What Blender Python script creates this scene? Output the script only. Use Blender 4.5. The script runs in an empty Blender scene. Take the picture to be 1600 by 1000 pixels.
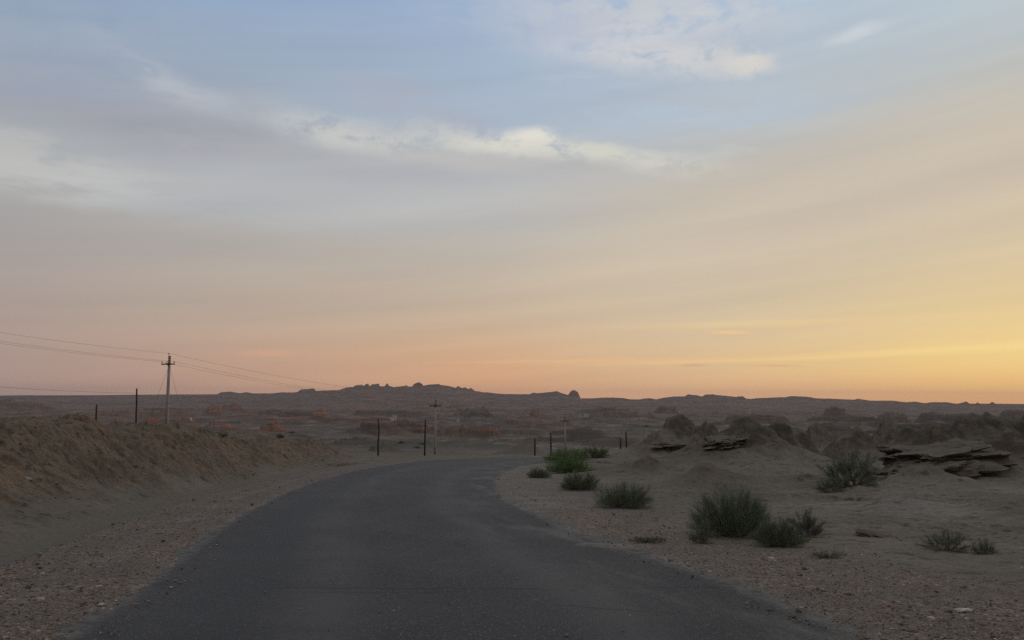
import bpy, math, random
import numpy as np
from mathutils import Vector

# ------------------------------------------------------------------ camera
F, EYE = 1244.0, 1.9                      # focal length in photo pixels, eye height in metres
PITCH = math.atan(122.5 / F); ROLL = math.atan(0.005)
scene = bpy.context.scene
COL = scene.collection
cam = bpy.data.cameras.new('camera'); camo = bpy.data.objects.new('camera', cam); COL.objects.link(camo)
cam.sensor_width = 36.0; cam.lens = 36.0 * F / 1600.0
cam.clip_start = 0.05; cam.clip_end = 90000.0
from mathutils import Matrix
camo.matrix_world = (Matrix.Translation((0, 0, EYE)) @ Matrix.Rotation(math.pi / 2 + PITCH, 4, 'X')
                     @ Matrix.Rotation(ROLL, 4, 'Z'))
scene.camera = camo
scene.render.resolution_x, scene.render.resolution_y = 1024, 640
scene.view_settings.view_transform = 'Standard'; scene.view_settings.look = 'None'
scene.view_settings.exposure = 0.0; scene.view_settings.gamma = 1.0
scene.render.engine = 'CYCLES'
try:
    scene.cycles.volume_bounces = 1
    scene.cycles.max_bounces = 6
    scene.cycles.use_denoising = False
except Exception:
    pass

SUN_AZ, SUN_EL = math.radians(60), math.radians(1.6)


def ray(px, py):
    """direction from the eye of a point of the photograph, used only to plan world positions"""
    u = (px - 800) / F; v = (500 - py) / F
    c, s = math.cos(ROLL), math.sin(ROLL)
    u2 = u * c - v * s; v2 = u * s + v * c
    return u2, math.cos(PITCH) - v2 * math.sin(PITCH), math.sin(PITCH) + v2 * math.cos(PITCH)


def azel(px, py):
    a, b, c = ray(px, py)
    return math.atan2(a, b), math.atan2(c, math.hypot(a, b))


# ------------------------------------------------------------------ node helpers
class NT:
    def __init__(self, tree):
        self.t = tree; self.n = tree.nodes; self.l = tree.links

    def node(self, kind, **kw):
        nd = self.n.new(kind)
        for k, v in kw.items():
            setattr(nd, k, v)
        return nd

    def put(self, sock, v):
        if isinstance(v, V):
            self.l.new(v.s, sock)
        elif isinstance(v, (tuple, list)):
            if len(v) == 3 and sock.type == 'RGBA':
                v = (*v, 1)
            sock.default_value = v
        elif v is not None:
            sock.default_value = v

    def m(self, op, *a, clamp=False):
        nd = self.node('ShaderNodeMath', operation=op, use_clamp=clamp)
        for i, v in enumerate(a):
            self.put(nd.inputs[i], v)
        return V(self, nd.outputs[0])

    def vm(self, op, *a):
        nd = self.node('ShaderNodeVectorMath', operation=op)
        for i, v in enumerate(a):
            self.put(nd.inputs[i], v)
        return V(self, nd.outputs[0])

    def comb(self, x, y, z):
        nd = self.node('ShaderNodeCombineXYZ')
        for i, v in enumerate((x, y, z)):
            self.put(nd.inputs[i], v)
        return V(self, nd.outputs[0])

    def sep(self, v):
        nd = self.node('ShaderNodeSeparateXYZ'); self.put(nd.inputs[0], v)
        return [V(self, o) for o in nd.outputs]

    def ss(self, lo, hi, x):
        nd = self.node('ShaderNodeMapRange', interpolation_type='SMOOTHSTEP')
        self.put(nd.inputs['Value'], x)
        self.put(nd.inputs['From Min'], lo); self.put(nd.inputs['From Max'], hi)
        return V(self, nd.outputs[0])

    def mix(self, f, a, b, mode='MIX'):
        nd = self.node('ShaderNodeMix', data_type='RGBA', blend_type=mode)
        self.put(nd.inputs[0], f); self.put(nd.inputs[6], a); self.put(nd.inputs[7], b)
        return V(self, nd.outputs[2])

    def noise(self, vec, scale, detail=4, rough=0.5, dist=0.0):
        nd = self.node('ShaderNodeTexNoise')
        self.put(nd.inputs['Vector'], vec)
        nd.inputs['Scale'].default_value = scale; nd.inputs['Detail'].default_value = detail
        nd.inputs['Roughness'].default_value = rough; nd.inputs['Distortion'].default_value = dist
        return V(self, nd.outputs[0])

    def voro(self, vec, scale, feature='F1', out=0, rand=1.0):
        nd = self.node('ShaderNodeTexVoronoi', feature=feature)
        self.put(nd.inputs['Vector'], vec); nd.inputs['Scale'].default_value = scale
        nd.inputs['Randomness'].default_value = rand
        return V(self, nd.outputs[out])

    def ramp(self, f, pts, interp='LINEAR'):
        nd = self.node('ShaderNodeValToRGB'); cr = nd.color_ramp; cr.interpolation = interp
        while len(cr.elements) < len(pts):
            cr.elements.new(0.5)
        for e, (p, c) in zip(cr.elements, sorted(pts, key=lambda q: q[0])):
            e.position = p; e.color = (*c, 1)
        self.put(nd.inputs[0], f)
        return V(self, nd.outputs[0])


class V:
    def __init__(self, nt, s): self.nt, self.s = nt, s
    def __add__(self, o): return self.nt.m('ADD', self, o)
    def __radd__(self, o): return self.nt.m('ADD', o, self)
    def __sub__(self, o): return self.nt.m('SUBTRACT', self, o)
    def __rsub__(self, o): return self.nt.m('SUBTRACT', o, self)
    def __mul__(self, o): return self.nt.m('MULTIPLY', self, o)
    def __rmul__(self, o): return self.nt.m('MULTIPLY', o, self)
    def __truediv__(self, o): return self.nt.m('DIVIDE', self, o)


def lin(c):
    return tuple(((v / 255) / 12.92 if v <= 10 else ((v / 255 + 0.055) / 1.055) ** 2.4) for v in c)


# ------------------------------------------------------------------ sky (world)
world = bpy.data.worlds.new('World'); scene.world = world; world.use_nodes = True
wt = NT(world.node_tree)
for nd in list(wt.n):
    wt.n.remove(nd)
co = V(wt, wt.node('ShaderNodeTexCoord').outputs['Generated'])
sx, sy, sz = wt.sep(co)
az = wt.m('ARCTAN2', sx, sy)
el = wt.m('ARCSINE', sz)

# colour of the veiled dusk sky by elevation, for four headings, each row (elevation in degrees, sRGB)
def el_of(py): return math.degrees(azel(800, py)[1])
def srow(rows):
    out = []
    for py, c in rows:
        e = el_of(py) if py > -900 else 90.0
        out.append((min(max((e + 10) / 100, 0), 1), lin(c)))
    return out
S_LEFT = [(700, (150, 128, 122)), (622, (172, 148, 138)), (600, (177, 152, 142)), (560, (174, 152, 143)), (500, (173, 158, 150)), (400, (167, 163, 161)),
          (300, (168, 171, 174)), (200, (157, 166, 178)), (100, (147, 165, 186)), (0, (134, 161, 194)), (-350, (148, 163, 185)), (-999, (172, 172, 176))]
S_MID = [(700, (170, 130, 105)), (622, (232, 173, 130)), (600, (226, 174, 132)), (560, (219, 176, 137)), (500, (204, 181, 155)), (400, (191, 182, 170)),
         (300, (188, 187, 185)), (200, (172, 185, 200)), (100, (165, 182, 203)), (0, (160, 180, 207)), (-350, (165, 176, 194)), (-999, (172, 172, 176))]
S_RIGHT = [(700, (190, 130, 90)), (628, (255, 188, 122)), (600, (255, 202, 126)), (570, (255, 216, 134)), (540, (254, 219, 142)), (480, (241, 211, 147)), (400, (224, 202, 156)),
           (300, (203, 193, 172)), (200, (190, 192, 188)), (100, (188, 199, 205)), (0, (186, 201, 214)), (-350, (182, 190, 200)), (-999, (172, 172, 176))]
S_BACK = [(700, (130, 116, 114)), (622, (168, 146, 142)), (500, (172, 152, 148)), (300, (166, 160, 160)), (0, (158, 162, 170)), (-999, (172, 172, 176))]
eln = (el * (180 / math.pi) + 10.0) / 100.0
cl, cm, cr_, cb = [wt.ramp(eln, srow(s)) for s in (S_LEFT, S_MID, S_RIGHT, S_BACK)]
a_l, a_r = azel(0, 600)[0], azel(1600, 600)[0]
sky = wt.mix(wt.m('DIVIDE', az - a_l, -a_l, clamp=True), cl, cm)
sky = wt.mix(wt.m('DIVIDE', az, a_r, clamp=True), sky, cr_)
back = wt.m('MULTIPLY', wt.ss(0.75, 1.9, wt.m('ABSOLUTE', az)), 1.0)
sky = wt.mix(back, sky, cb)

# clouds, placed by heading and elevation
puv = wt.comb(az, el * 1.0, 0.0)
wn = wt.noise(wt.vm('MULTIPLY', puv, (3.2, 8.0, 1.0)), 1.0, 5, 0.55)
wn2 = wt.noise(wt.vm('MULTIPLY', wt.vm('ADD', puv, (3.1, 7.7, 0)), (3.2, 8.0, 1.0)), 1.0, 5, 0.55)
azw = az + (wn - 0.5) * 0.16
elw = el + (wn2 - 0.5) * 0.07
fine = wt.noise(wt.vm('MULTIPLY', wt.comb(azw + elw * 0.5, elw, 0.0), (9.0, 34.0, 1.0)), 1.0, 7, 0.6)
puff = wt.noise(wt.vm('MULTIPLY', wt.comb(azw, elw, 4.0), (22.0, 34.0, 1.0)), 1.0, 7, 0.62)


def blob(px, py, rx, ry, ang=0.0, warp=1.0, inner=0.25, tail=1.0):
    """soft ellipse round a heading and elevation; rx, ry in pixels of the photo, ang in degrees"""
    a0, e0 = azel(px, py)
    c, s = math.cos(math.radians(ang)), math.sin(math.radians(ang))
    A, Ee = (azw, elw) if warp else (az, el)
    du, dv = (A - a0) * (math.cos(e0) * F), (Ee - e0) * F
    u = (du * c + dv * s) * (1 / rx); v = (dv * c - du * s) * (1 / ry)
    d = wt.m('SQRT', u * u + v * v)
    return wt.ss(1.0 * tail, inner, d)


def lay(base, mask, col, amt, tex=None, tlo=0.35, thi=0.65):
    f = mask
    if tex is not None:
        f = f * wt.ss(tlo, thi, tex)
    return wt.mix(wt.m('MULTIPLY', f, amt, clamp=True), base, lin(col))

CLOUDS = [  # px, py, rx, ry, angle, inner, colour, amount, texture
    (250, 205, 540, 80, -3, 0.1, (161, 163, 170), 0.8, None), (150, 150, 420, 50, 4, 0.1, (166, 170, 180), 0.6, 'fine'), (420, 235, 360, 40, -5, 0.1, (150, 152, 162), 0.5, 'fine'),          # mauve band on the left
    (620, 250, 420, 60, 2, 0.1, (180, 182, 186), 0.7, None),
    (100, 120, 330, 60, 8, 0.1, (150, 160, 180), 0.55, 'fine'),
    (60, 266, 300, 60, -6, 0.1, (196, 195, 189), 0.85, 'fine'), (110, 246, 170, 26, -10, 0.1, (198, 196, 190), 0.45, 'fine'),
    (470, 300, 700, 80, -3, 0.1, (183, 186, 190), 0.6, None), (250, 60, 500, 60, 6, 0.1, (160, 172, 192), .4, 'puff'),           # cream streaks far left
    (330, 330, 420, 40, -4, 0.1, (178, 184, 190), 0.45, 'fine'),
    (280, 128, 150, 30, -22, 0.1, (184, 190, 196), 0.75, 'fine'),
    (640, 165, 200, 40, -14, 0.1, (172, 176, 190), 0.6, 'fine'),
    (560, 212, 190, 36, -7, 0.1, (204, 204, 200), 0.85, 'puff'),
    (810, 226, 250, 32, -6, 0.1, (214, 212, 202), 1.0, 'puff'),
    (830, 210, 66, 26, -6, 0.2, (222, 219, 210), 1.0, 'puff'),
    (970, 246, 240, 28, -8, 0.1, (211, 210, 200), 0.95, 'puff'),
    (1090, 238, 150, 14, -3, 0.1, (202, 207, 207), 0.6, 'fine'),
    (780, 258, 300, 30, -4, 0.1, (190, 188, 186), 0.85, None),
    (1010, 30, 290, 90, -4, 0.1, (200, 203, 208), 0.95, 'puff'),
    (930, 60, 330, 70, -10, 0.1, (182, 190, 206), 0.6, 'fine'),
    (1050, 92, 230, 36, -8, 0.1, (205, 206, 208), 0.95, 'puff'),
    (1172, 102, 62, 26, -8, 0.15, (213, 211, 206), 1.0, 'puff'),
    (930, 125, 120, 14, -3, 0.1, (187, 195, 208), 0.5, 'fine'),
    (1365, 45, 62, 18, 8, 0.1, (200, 207, 213), 0.95, 'puff'),
    (1250, 30, 120, 22, 5, 0.1, (192, 202, 213), 0.4, 'fine'),
]
for px, py, rx, ry, an, inn, c, am, tx in CLOUDS:
    tex = {'fine': fine, 'puff': puff, None: None}[tx]
    sky = lay(sky, blob(px, py, rx, ry, an, 1.0, inn), c, am, tex, 0.33, 0.56)

# the beige veil that climbs towards the upper right
a0, e0 = azel(1050, 300); a1, e1 = azel(1600, 150)
slope = (e1 - e0) / (a1 - a0)
line = elw - ((azw - a0) * slope + e0)
veil = wt.ss(0.075, -0.06, line) * wt.ss(azel(700, 300)[0], azel(1150, 300)[0], az) * wt.ss(-0.35, -0.05, line)
sky = wt.mix(wt.m('MULTIPLY', veil, 0.68), sky, lin((203, 190, 175)))
gap = blob(1120, 175, 330, 60, -4, 1.0, 0.2)
sky = wt.mix(gap * 0.45 * wt.ss(0.62, 0.4, fine), sky, lin((178, 195, 214)))

# thin sunlit streaks low down
for px, py, rx, ry, an, c, am in [
        (1380, 553, 560, 8, 1.6, (255, 220, 148), 0.5), (1000, 562, 420, 5, 1.0, (236, 190, 142), 0.7),
        (1600, 541, 260, 10, 2.0, (255, 224, 150), 0.55), (1200, 505, 330, 9, 0.5, (244, 212, 150), 0.35),
        (430, 552, 75, 7, 1.0, (214, 166, 138), 0.8), (760, 575, 200, 5, 1.0, (222, 172, 136), 0.5), (1140, 519, 48, 5, -2.0, (246, 204, 148), 0.7)]:
    aa, ee = azel(px, py)
    az2 = az + (wn - 0.5) * 0.05; el2 = el + (wn2 - 0.5) * 0.006
    du, dv = (az2 - aa) * F, (el2 - ee) * F
    c_, s_ = math.cos(math.radians(an)), math.sin(math.radians(an))
    u = (du * c_ + dv * s_) * (1 / rx); v = (dv * c_ - du * s_) * (1 / ry)
    sky = wt.mix(wt.ss(1.0, 0.05, wt.m('SQRT', u * u + v * v)) * am, sky, lin(c))
for px, py, rx, ry, c, am in [(1082, 571, 34, 3.2, (206, 160, 130), 0.45), (1215, 572, 52, 3.0, (222, 168, 124), 0.45), (1150, 523, 40, 3, (228, 184, 136), 0.3)]:
    aa, ee = azel(px, py)
    el2 = el + (wn2 - 0.5) * 0.012
    u = (az - aa) * (F / rx); v = (el2 - ee) * (F / ry)
    sky = wt.mix(wt.ss(1.0, 0.1, wt.m('SQRT', u * u + v * v)) * am, sky, lin(c))
# broad faint streaking over all of it
streak = wt.noise(wt.vm('MULTIPLY', wt.comb(azw, el - az * 0.10, 2.0), (2.2, 30.0, 1.0)), 1.0, 5, 0.5)
sky = wt.mix(1.0, sky, wt.mix(streak, (0.88, 0.89, 0.915), (1.12, 1.11, 1.085)), 'MULTIPLY')

nish = wt.node('ShaderNodeTexSky', sky_type='NISHITA', sun_disc=False)
nish.sun_elevation = SUN_EL; nish.sun_rotation = SUN_AZ
nish.dust_density = 3.0
bgn = wt.node('ShaderNodeBackground'); wt.l.new(nish.outputs[0], bgn.inputs[0]); bgn.inputs[1].default_value = 0.05
bgc = wt.node('ShaderNodeBackground'); wt.put(bgc.inputs[0], sky); bgc.inputs[1].default_value = 1.06
mx = wt.node('ShaderNodeMixShader'); mx.inputs[0].default_value = 0.94
wt.l.new(bgn.outputs[0], mx.inputs[1]); wt.l.new(bgc.outputs[0], mx.inputs[2])
wo = wt.node('ShaderNodeOutputWorld'); wt.l.new(mx.outputs[0], wo.inputs['Surface'])

# ------------------------------------------------------------------ sun
sl = bpy.data.lights.new('sun', 'SUN'); sl.energy = 1.2; sl.angle = math.radians(0.6); sl.color = (1.0, 0.42, 0.2)
so = bpy.data.objects.new('sun', sl); COL.objects.link(so)
sd = Vector((math.sin(SUN_AZ) * math.cos(SUN_EL), math.cos(SUN_AZ) * math.cos(SUN_EL), math.sin(SUN_EL)))
so.rotation_euler = (-sd).to_track_quat('-Z', 'Y').to_euler()
so.location = (0, 0, 60)


# ------------------------------------------------------------------ object helpers
def tag(o, label=None, cat=None, group=None, kind=None):
    if label: o['label'] = label
    if cat: o['category'] = cat
    if group: o['group'] = group
    if kind: o['kind'] = kind
    return o


def empty(name, loc, rz=0.0):
    o = bpy.data.objects.new(name, None); COL.objects.link(o)
    o.location = loc; o.rotation_euler = (0, 0, rz); o.empty_display_size = 0.2
    return o


def np_mesh(name, co_, tris=None, quads=None, mat=None, parent=None, smooth=False):
    me = bpy.data.meshes.new(name)
    co_ = np.asarray(co_, np.float32).reshape(-1, 3)
    fs = []
    if quads is not None and len(quads):
        fs.append((np.asarray(quads, np.int32), 4))
    if tris is not None and len(tris):
        fs.append((np.asarray(tris, np.int32), 3))
    nl = sum(f.size for f, _ in fs); nf = sum(len(f) for f, _ in fs)
    me.vertices.add(len(co_)); me.vertices.foreach_set('co', co_.ravel())
    me.loops.add(nl); me.loops.foreach_set('vertex_index', np.concatenate([f.ravel() for f, _ in fs]))
    me.polygons.add(nf)
    tot = np.concatenate([np.full(len(f), k, np.int32) for f, k in fs])
    st = np.concatenate([[0], np.cumsum(tot)[:-1]]).astype(np.int32)
    me.polygons.foreach_set('loop_start', st)
    try:
        me.polygons.foreach_set('loop_total', tot)
    except Exception:
        pass
    me.polygons.foreach_set('use_smooth', np.full(nf, smooth, bool))
    me.update(calc_edges=True)
    o = bpy.data.objects.new(name, me); COL.objects.link(o)
    if mat: me.materials.append(mat)
    if parent: o.parent = parent
    return o


class MB:
    """collects tubes, boxes and lumps, then links them as one mesh object"""
    def __init__(self): self.v = []; self.q = []; self.t = []; self.n = 0

    def add(self, v, q=None, t=None):
        v = np.asarray(v, float).reshape(-1, 3)
        self.v.append(v)
        if q is not None and len(q): self.q.append(np.asarray(q) + self.n)
        if t is not None and len(t): self.t.append(np.asarray(t) + self.n)
        self.n += len(v)

    def tube(self, pts, rad, seg=8, cap=True):
        pts = [Vector(p) for p in pts]
        if not hasattr(rad, '__len__'): rad = [rad] * len(pts)
        vs, qs = [], []
        for i, p in enumerate(pts):
            d = (pts[min(i + 1, len(pts) - 1)] - pts[max(i - 1, 0)]).normalized()
            up = Vector((0, 0, 1)) if abs(d.z) < 0.9 else Vector((1, 0, 0))
            a = d.cross(up).normalized(); b = d.cross(a)
            for k in range(seg):
                t = 2 * math.pi * k / seg
                vs.append(p + (a * math.cos(t) + b * math.sin(t)) * rad[i])
        for i in range(len(pts) - 1):
            for k in range(seg):
                qs.append((i * seg + k, i * seg + (k + 1) % seg, (i + 1) * seg + (k + 1) % seg, (i + 1) * seg + k))
        ts = []
        if cap:
            n = len(vs); vs += [pts[0], pts[-1]]; L = (len(pts) - 1) * seg
            for k in range(seg):
                ts.append((n, (k + 1) % seg, k)); ts.append((n + 1, L + k, L + (k + 1) % seg))
        self.add([tuple(v) for v in vs], qs, ts)

    def box(self, c, s, rot=None):
        x, y, z = [d / 2 for d in s]
        vs = [Vector((i * x, j * y, k * z)) for i in (-1, 1) for j in (-1, 1) for k in (-1, 1)]
        if rot: vs = [rot @ v for v in vs]
        vs = [tuple(v + Vector(c)) for v in vs]
        self.add(vs, [(0, 1, 3, 2), (4, 6, 7, 5), (0, 4, 5, 1), (2, 3, 7, 6), (0, 2, 6, 4), (1, 5, 7, 3)])

    def lathe(self, prof, seg=16, c=(0, 0, 0)):
        vs, qs = [], []
        for r_, z_ in prof:
            for k in range(seg):
                t = 2 * math.pi * k / seg
                vs.append((c[0] + r_ * math.cos(t), c[1] + r_ * math.sin(t), c[2] + z_))
        for i in range(len(prof) - 1):
            for k in range(seg):
                qs.append((i * seg + k, i * seg + (k + 1) % seg, (i + 1) * seg + (k + 1) % seg, (i + 1) * seg + k))
        self.add(vs, qs)

    def build(self, name, mat, parent=None, smooth=False):
        return np_mesh(name, np.concatenate(self.v), np.concatenate(self.t) if self.t else None,
                       np.concatenate(self.q) if self.q else None, mat, parent, smooth)


# ------------------------------------------------------------------ noise in numpy
def _hash(ix, iy, seed):
    h = (ix.astype(np.int64) * 374761393 + iy.astype(np.int64) * 668265263 + seed * 974634777) & 0xffffffff
    h = ((h ^ (h >> 13)) * 1274126177) & 0xffffffff
    return (h ^ (h >> 16)) & 0xffff


_GA = np.linspace(0, 2 * np.pi, 256, endpoint=False); _GX, _GY = np.cos(_GA), np.sin(_GA)


def pn(x, y, seed=0):
    ix, iy = np.floor(x), np.floor(y); fx, fy = x - ix, y - iy
    u = fx * fx * fx * (fx * (fx * 6 - 15) + 10); v = fy * fy * fy * (fy * (fy * 6 - 15) + 10)
    def g(dx, dy):
        k = _hash(ix + dx, iy + dy, seed) & 255
        return _GX[k] * (fx - dx) + _GY[k] * (fy - dy)
    a = g(0, 0); b = g(1, 0); c = g(0, 1); d = g(1, 1)
    return ((a + (b - a) * u) * (1 - v) + (c + (d - c) * u) * v) * 1.5


def fbm(x, y, wl, octs=4, gain=0.5, seed=0, ridge=False):
    s = 0.0; a = 1.0; t = 0.0; w = wl
    for o in range(octs):
        n = pn(x / w + 17.3 * o, y / w - 9.1 * o, seed + o)
        if ridge: n = 1 - 2 * np.abs(n)
        s = s + a * n; t += a; a *= gain; w *= 0.5
    return s / t


def sst(a, b, x):
    t = np.clip((x - a) / (b - a), 0, 1); return t * t * (3 - 2 * t)


# ------------------------------------------------------------------ terrain
_te = np.array([-50, 7, 30, 60, 78, 95, 120, 200, 350, 700, 1200, 2000, 3500, 5000, 60000.])
_tz = np.array([0, 0, -1.2, -2.76, -3.75, -5.0, -7.0, -11.8, -19, -30.5, -41, -51, -60, -62, -62.])
_le = np.linspace(math.log(3), math.log(60000), 1500)
_lz = np.interp(np.exp(_le), _te, _tz)
_k = np.exp(-np.linspace(-2, 2, 41) ** 2); _k /= _k.sum()
_lz = np.convolve(np.pad(_lz, 20, mode='edge'), _k, 'valid')


def zplane(e):
    near = -0.052 * np.clip(e - 7, 0, None)
    far = np.interp(np.log(np.maximum(e, 3)), _le, _lz)
    w = sst(50, 70, e)
    return near * (1 - w) + far * w


def un(px, py):
    """where the sight line through a photo point meets the bare slope of the land"""
    a = ray(px, py); lo, hi = 1.0, 6000.0
    for _ in range(70):
        m = (lo + hi) / 2
        if EYE + a[2] / a[1] * m > float(zplane(np.array([m]))[0]): lo = m
        else: hi = m
    return a[0] / a[1] * m, m


# road edges in metres: y along the view, x across
_LE = np.array([(-3.05, -6), (-3.1, 0), (-3.25, 4), (-3.4, 6.45), (-3.69, 8.12), (-4.31, 11.02), (-5.11, 14.69), (-5.75, 18.3), (-6.4, 22.6), (-7.25, 30.9),
                (-7.75, 39.5), (-7.7, 48.5), (-6.9, 57.7), (-5.2, 66.2), (-2.2, 74.6), (2.2, 80.5), (8.0, 85.0), (15.0, 87.5), (24, 88.0), (36, 86)])
_RE = np.array([(3.7, -6), (3.6, 0), (3.2, 4), (2.81, 6.56), (2.47, 8.28), (1.97, 10.38), (1.43, 12.03), (0.93, 14.44), (0.24, 18.41), (-0.24, 22.58),
                (-0.55, 27.24), (-0.6, 32.7), (-0.35, 40.0), (0.4, 47.0), (1.6, 53.5), (3.5, 60.5), (6.6, 67.5), (11.5, 73.5), (18.5, 78.5), (28, 80.5), (38, 79.5)])


def resamp(P, n):
    d = np.concatenate([[0], np.cumsum(np.hypot(*np.diff(P, axis=0).T))]); t = d / d[-1]
    tt = np.linspace(0, 1, n); out = np.stack([np.interp(tt, t, P[:, 0]), np.interp(tt, t, P[:, 1])], 1)
    k = np.hanning(15); k /= k.sum()
    for c in (0, 1):
        p = np.pad(out[:, c], 7, mode='reflect', reflect_type='odd'); out[:, c] = np.convolve(p, k, 'valid')
    return out


NR = 400
RL = resamp(_LE, NR); RR = resamp(_RE, NR)
_poly = np.concatenate([RL, RR[::-1]])


def road_dist(x, y):
    """signed distance to the tarmac: negative on it; and which side (+1 right, -1 left)"""
    sh = x.shape; x = x.ravel(); y = y.ravel()
    best = np.full(x.shape, 1e9); side = np.zeros(x.shape)
    cand = np.hypot(x, y - 40) < 130
    xi, yi = x[cand], y[cand]
    bb = np.full(xi.shape, 1e9); ss_ = np.zeros(xi.shape)
    for P, s in ((RL[::4], -1), (RR[::4], 1)):
        for (x0, y0), (x1, y1) in zip(P[:-1], P[1:]):
            dx, dy = x1 - x0, y1 - y0; L2 = dx * dx + dy * dy
            t = np.clip(((xi - x0) * dx + (yi - y0) * dy) / L2, 0, 1)
            d = np.hypot(xi - x0 - t * dx, yi - y0 - t * dy)
            m = d < bb; bb[m] = d[m]; ss_[m] = s
    ins = np.zeros(xi.shape, bool); PP = _poly[::2]; j = len(PP) - 1
    for i in range(len(PP)):
        ax, ay = PP[i]; bx, by = PP[j]
        if ay != by:
            c = ((ay > yi) != (by > yi)) & (xi < (bx - ax) * (yi - ay) / (by - ay) + ax); ins ^= c
        j = i
    bb = np.where(ins, -bb, bb)
    best[cand] = bb; side[cand] = ss_
    return best.reshape(sh), side.reshape(sh)


def place(px, yc, yb, hw, d=None):
    """a hill from the photo: crest row yc, foot row yb, half width hw -> world x, y, height, radius"""
    x, y = un(px, yb)
    if d is not None: y = d; x = ray(px, 622)[0] / ray(px, 622)[1] * d
    a = ray(px, yc); zc = EYE + a[2] / a[1] * y
    return x, y, zc - float(zplane(np.array([y]))[0]), hw / F * y

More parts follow.
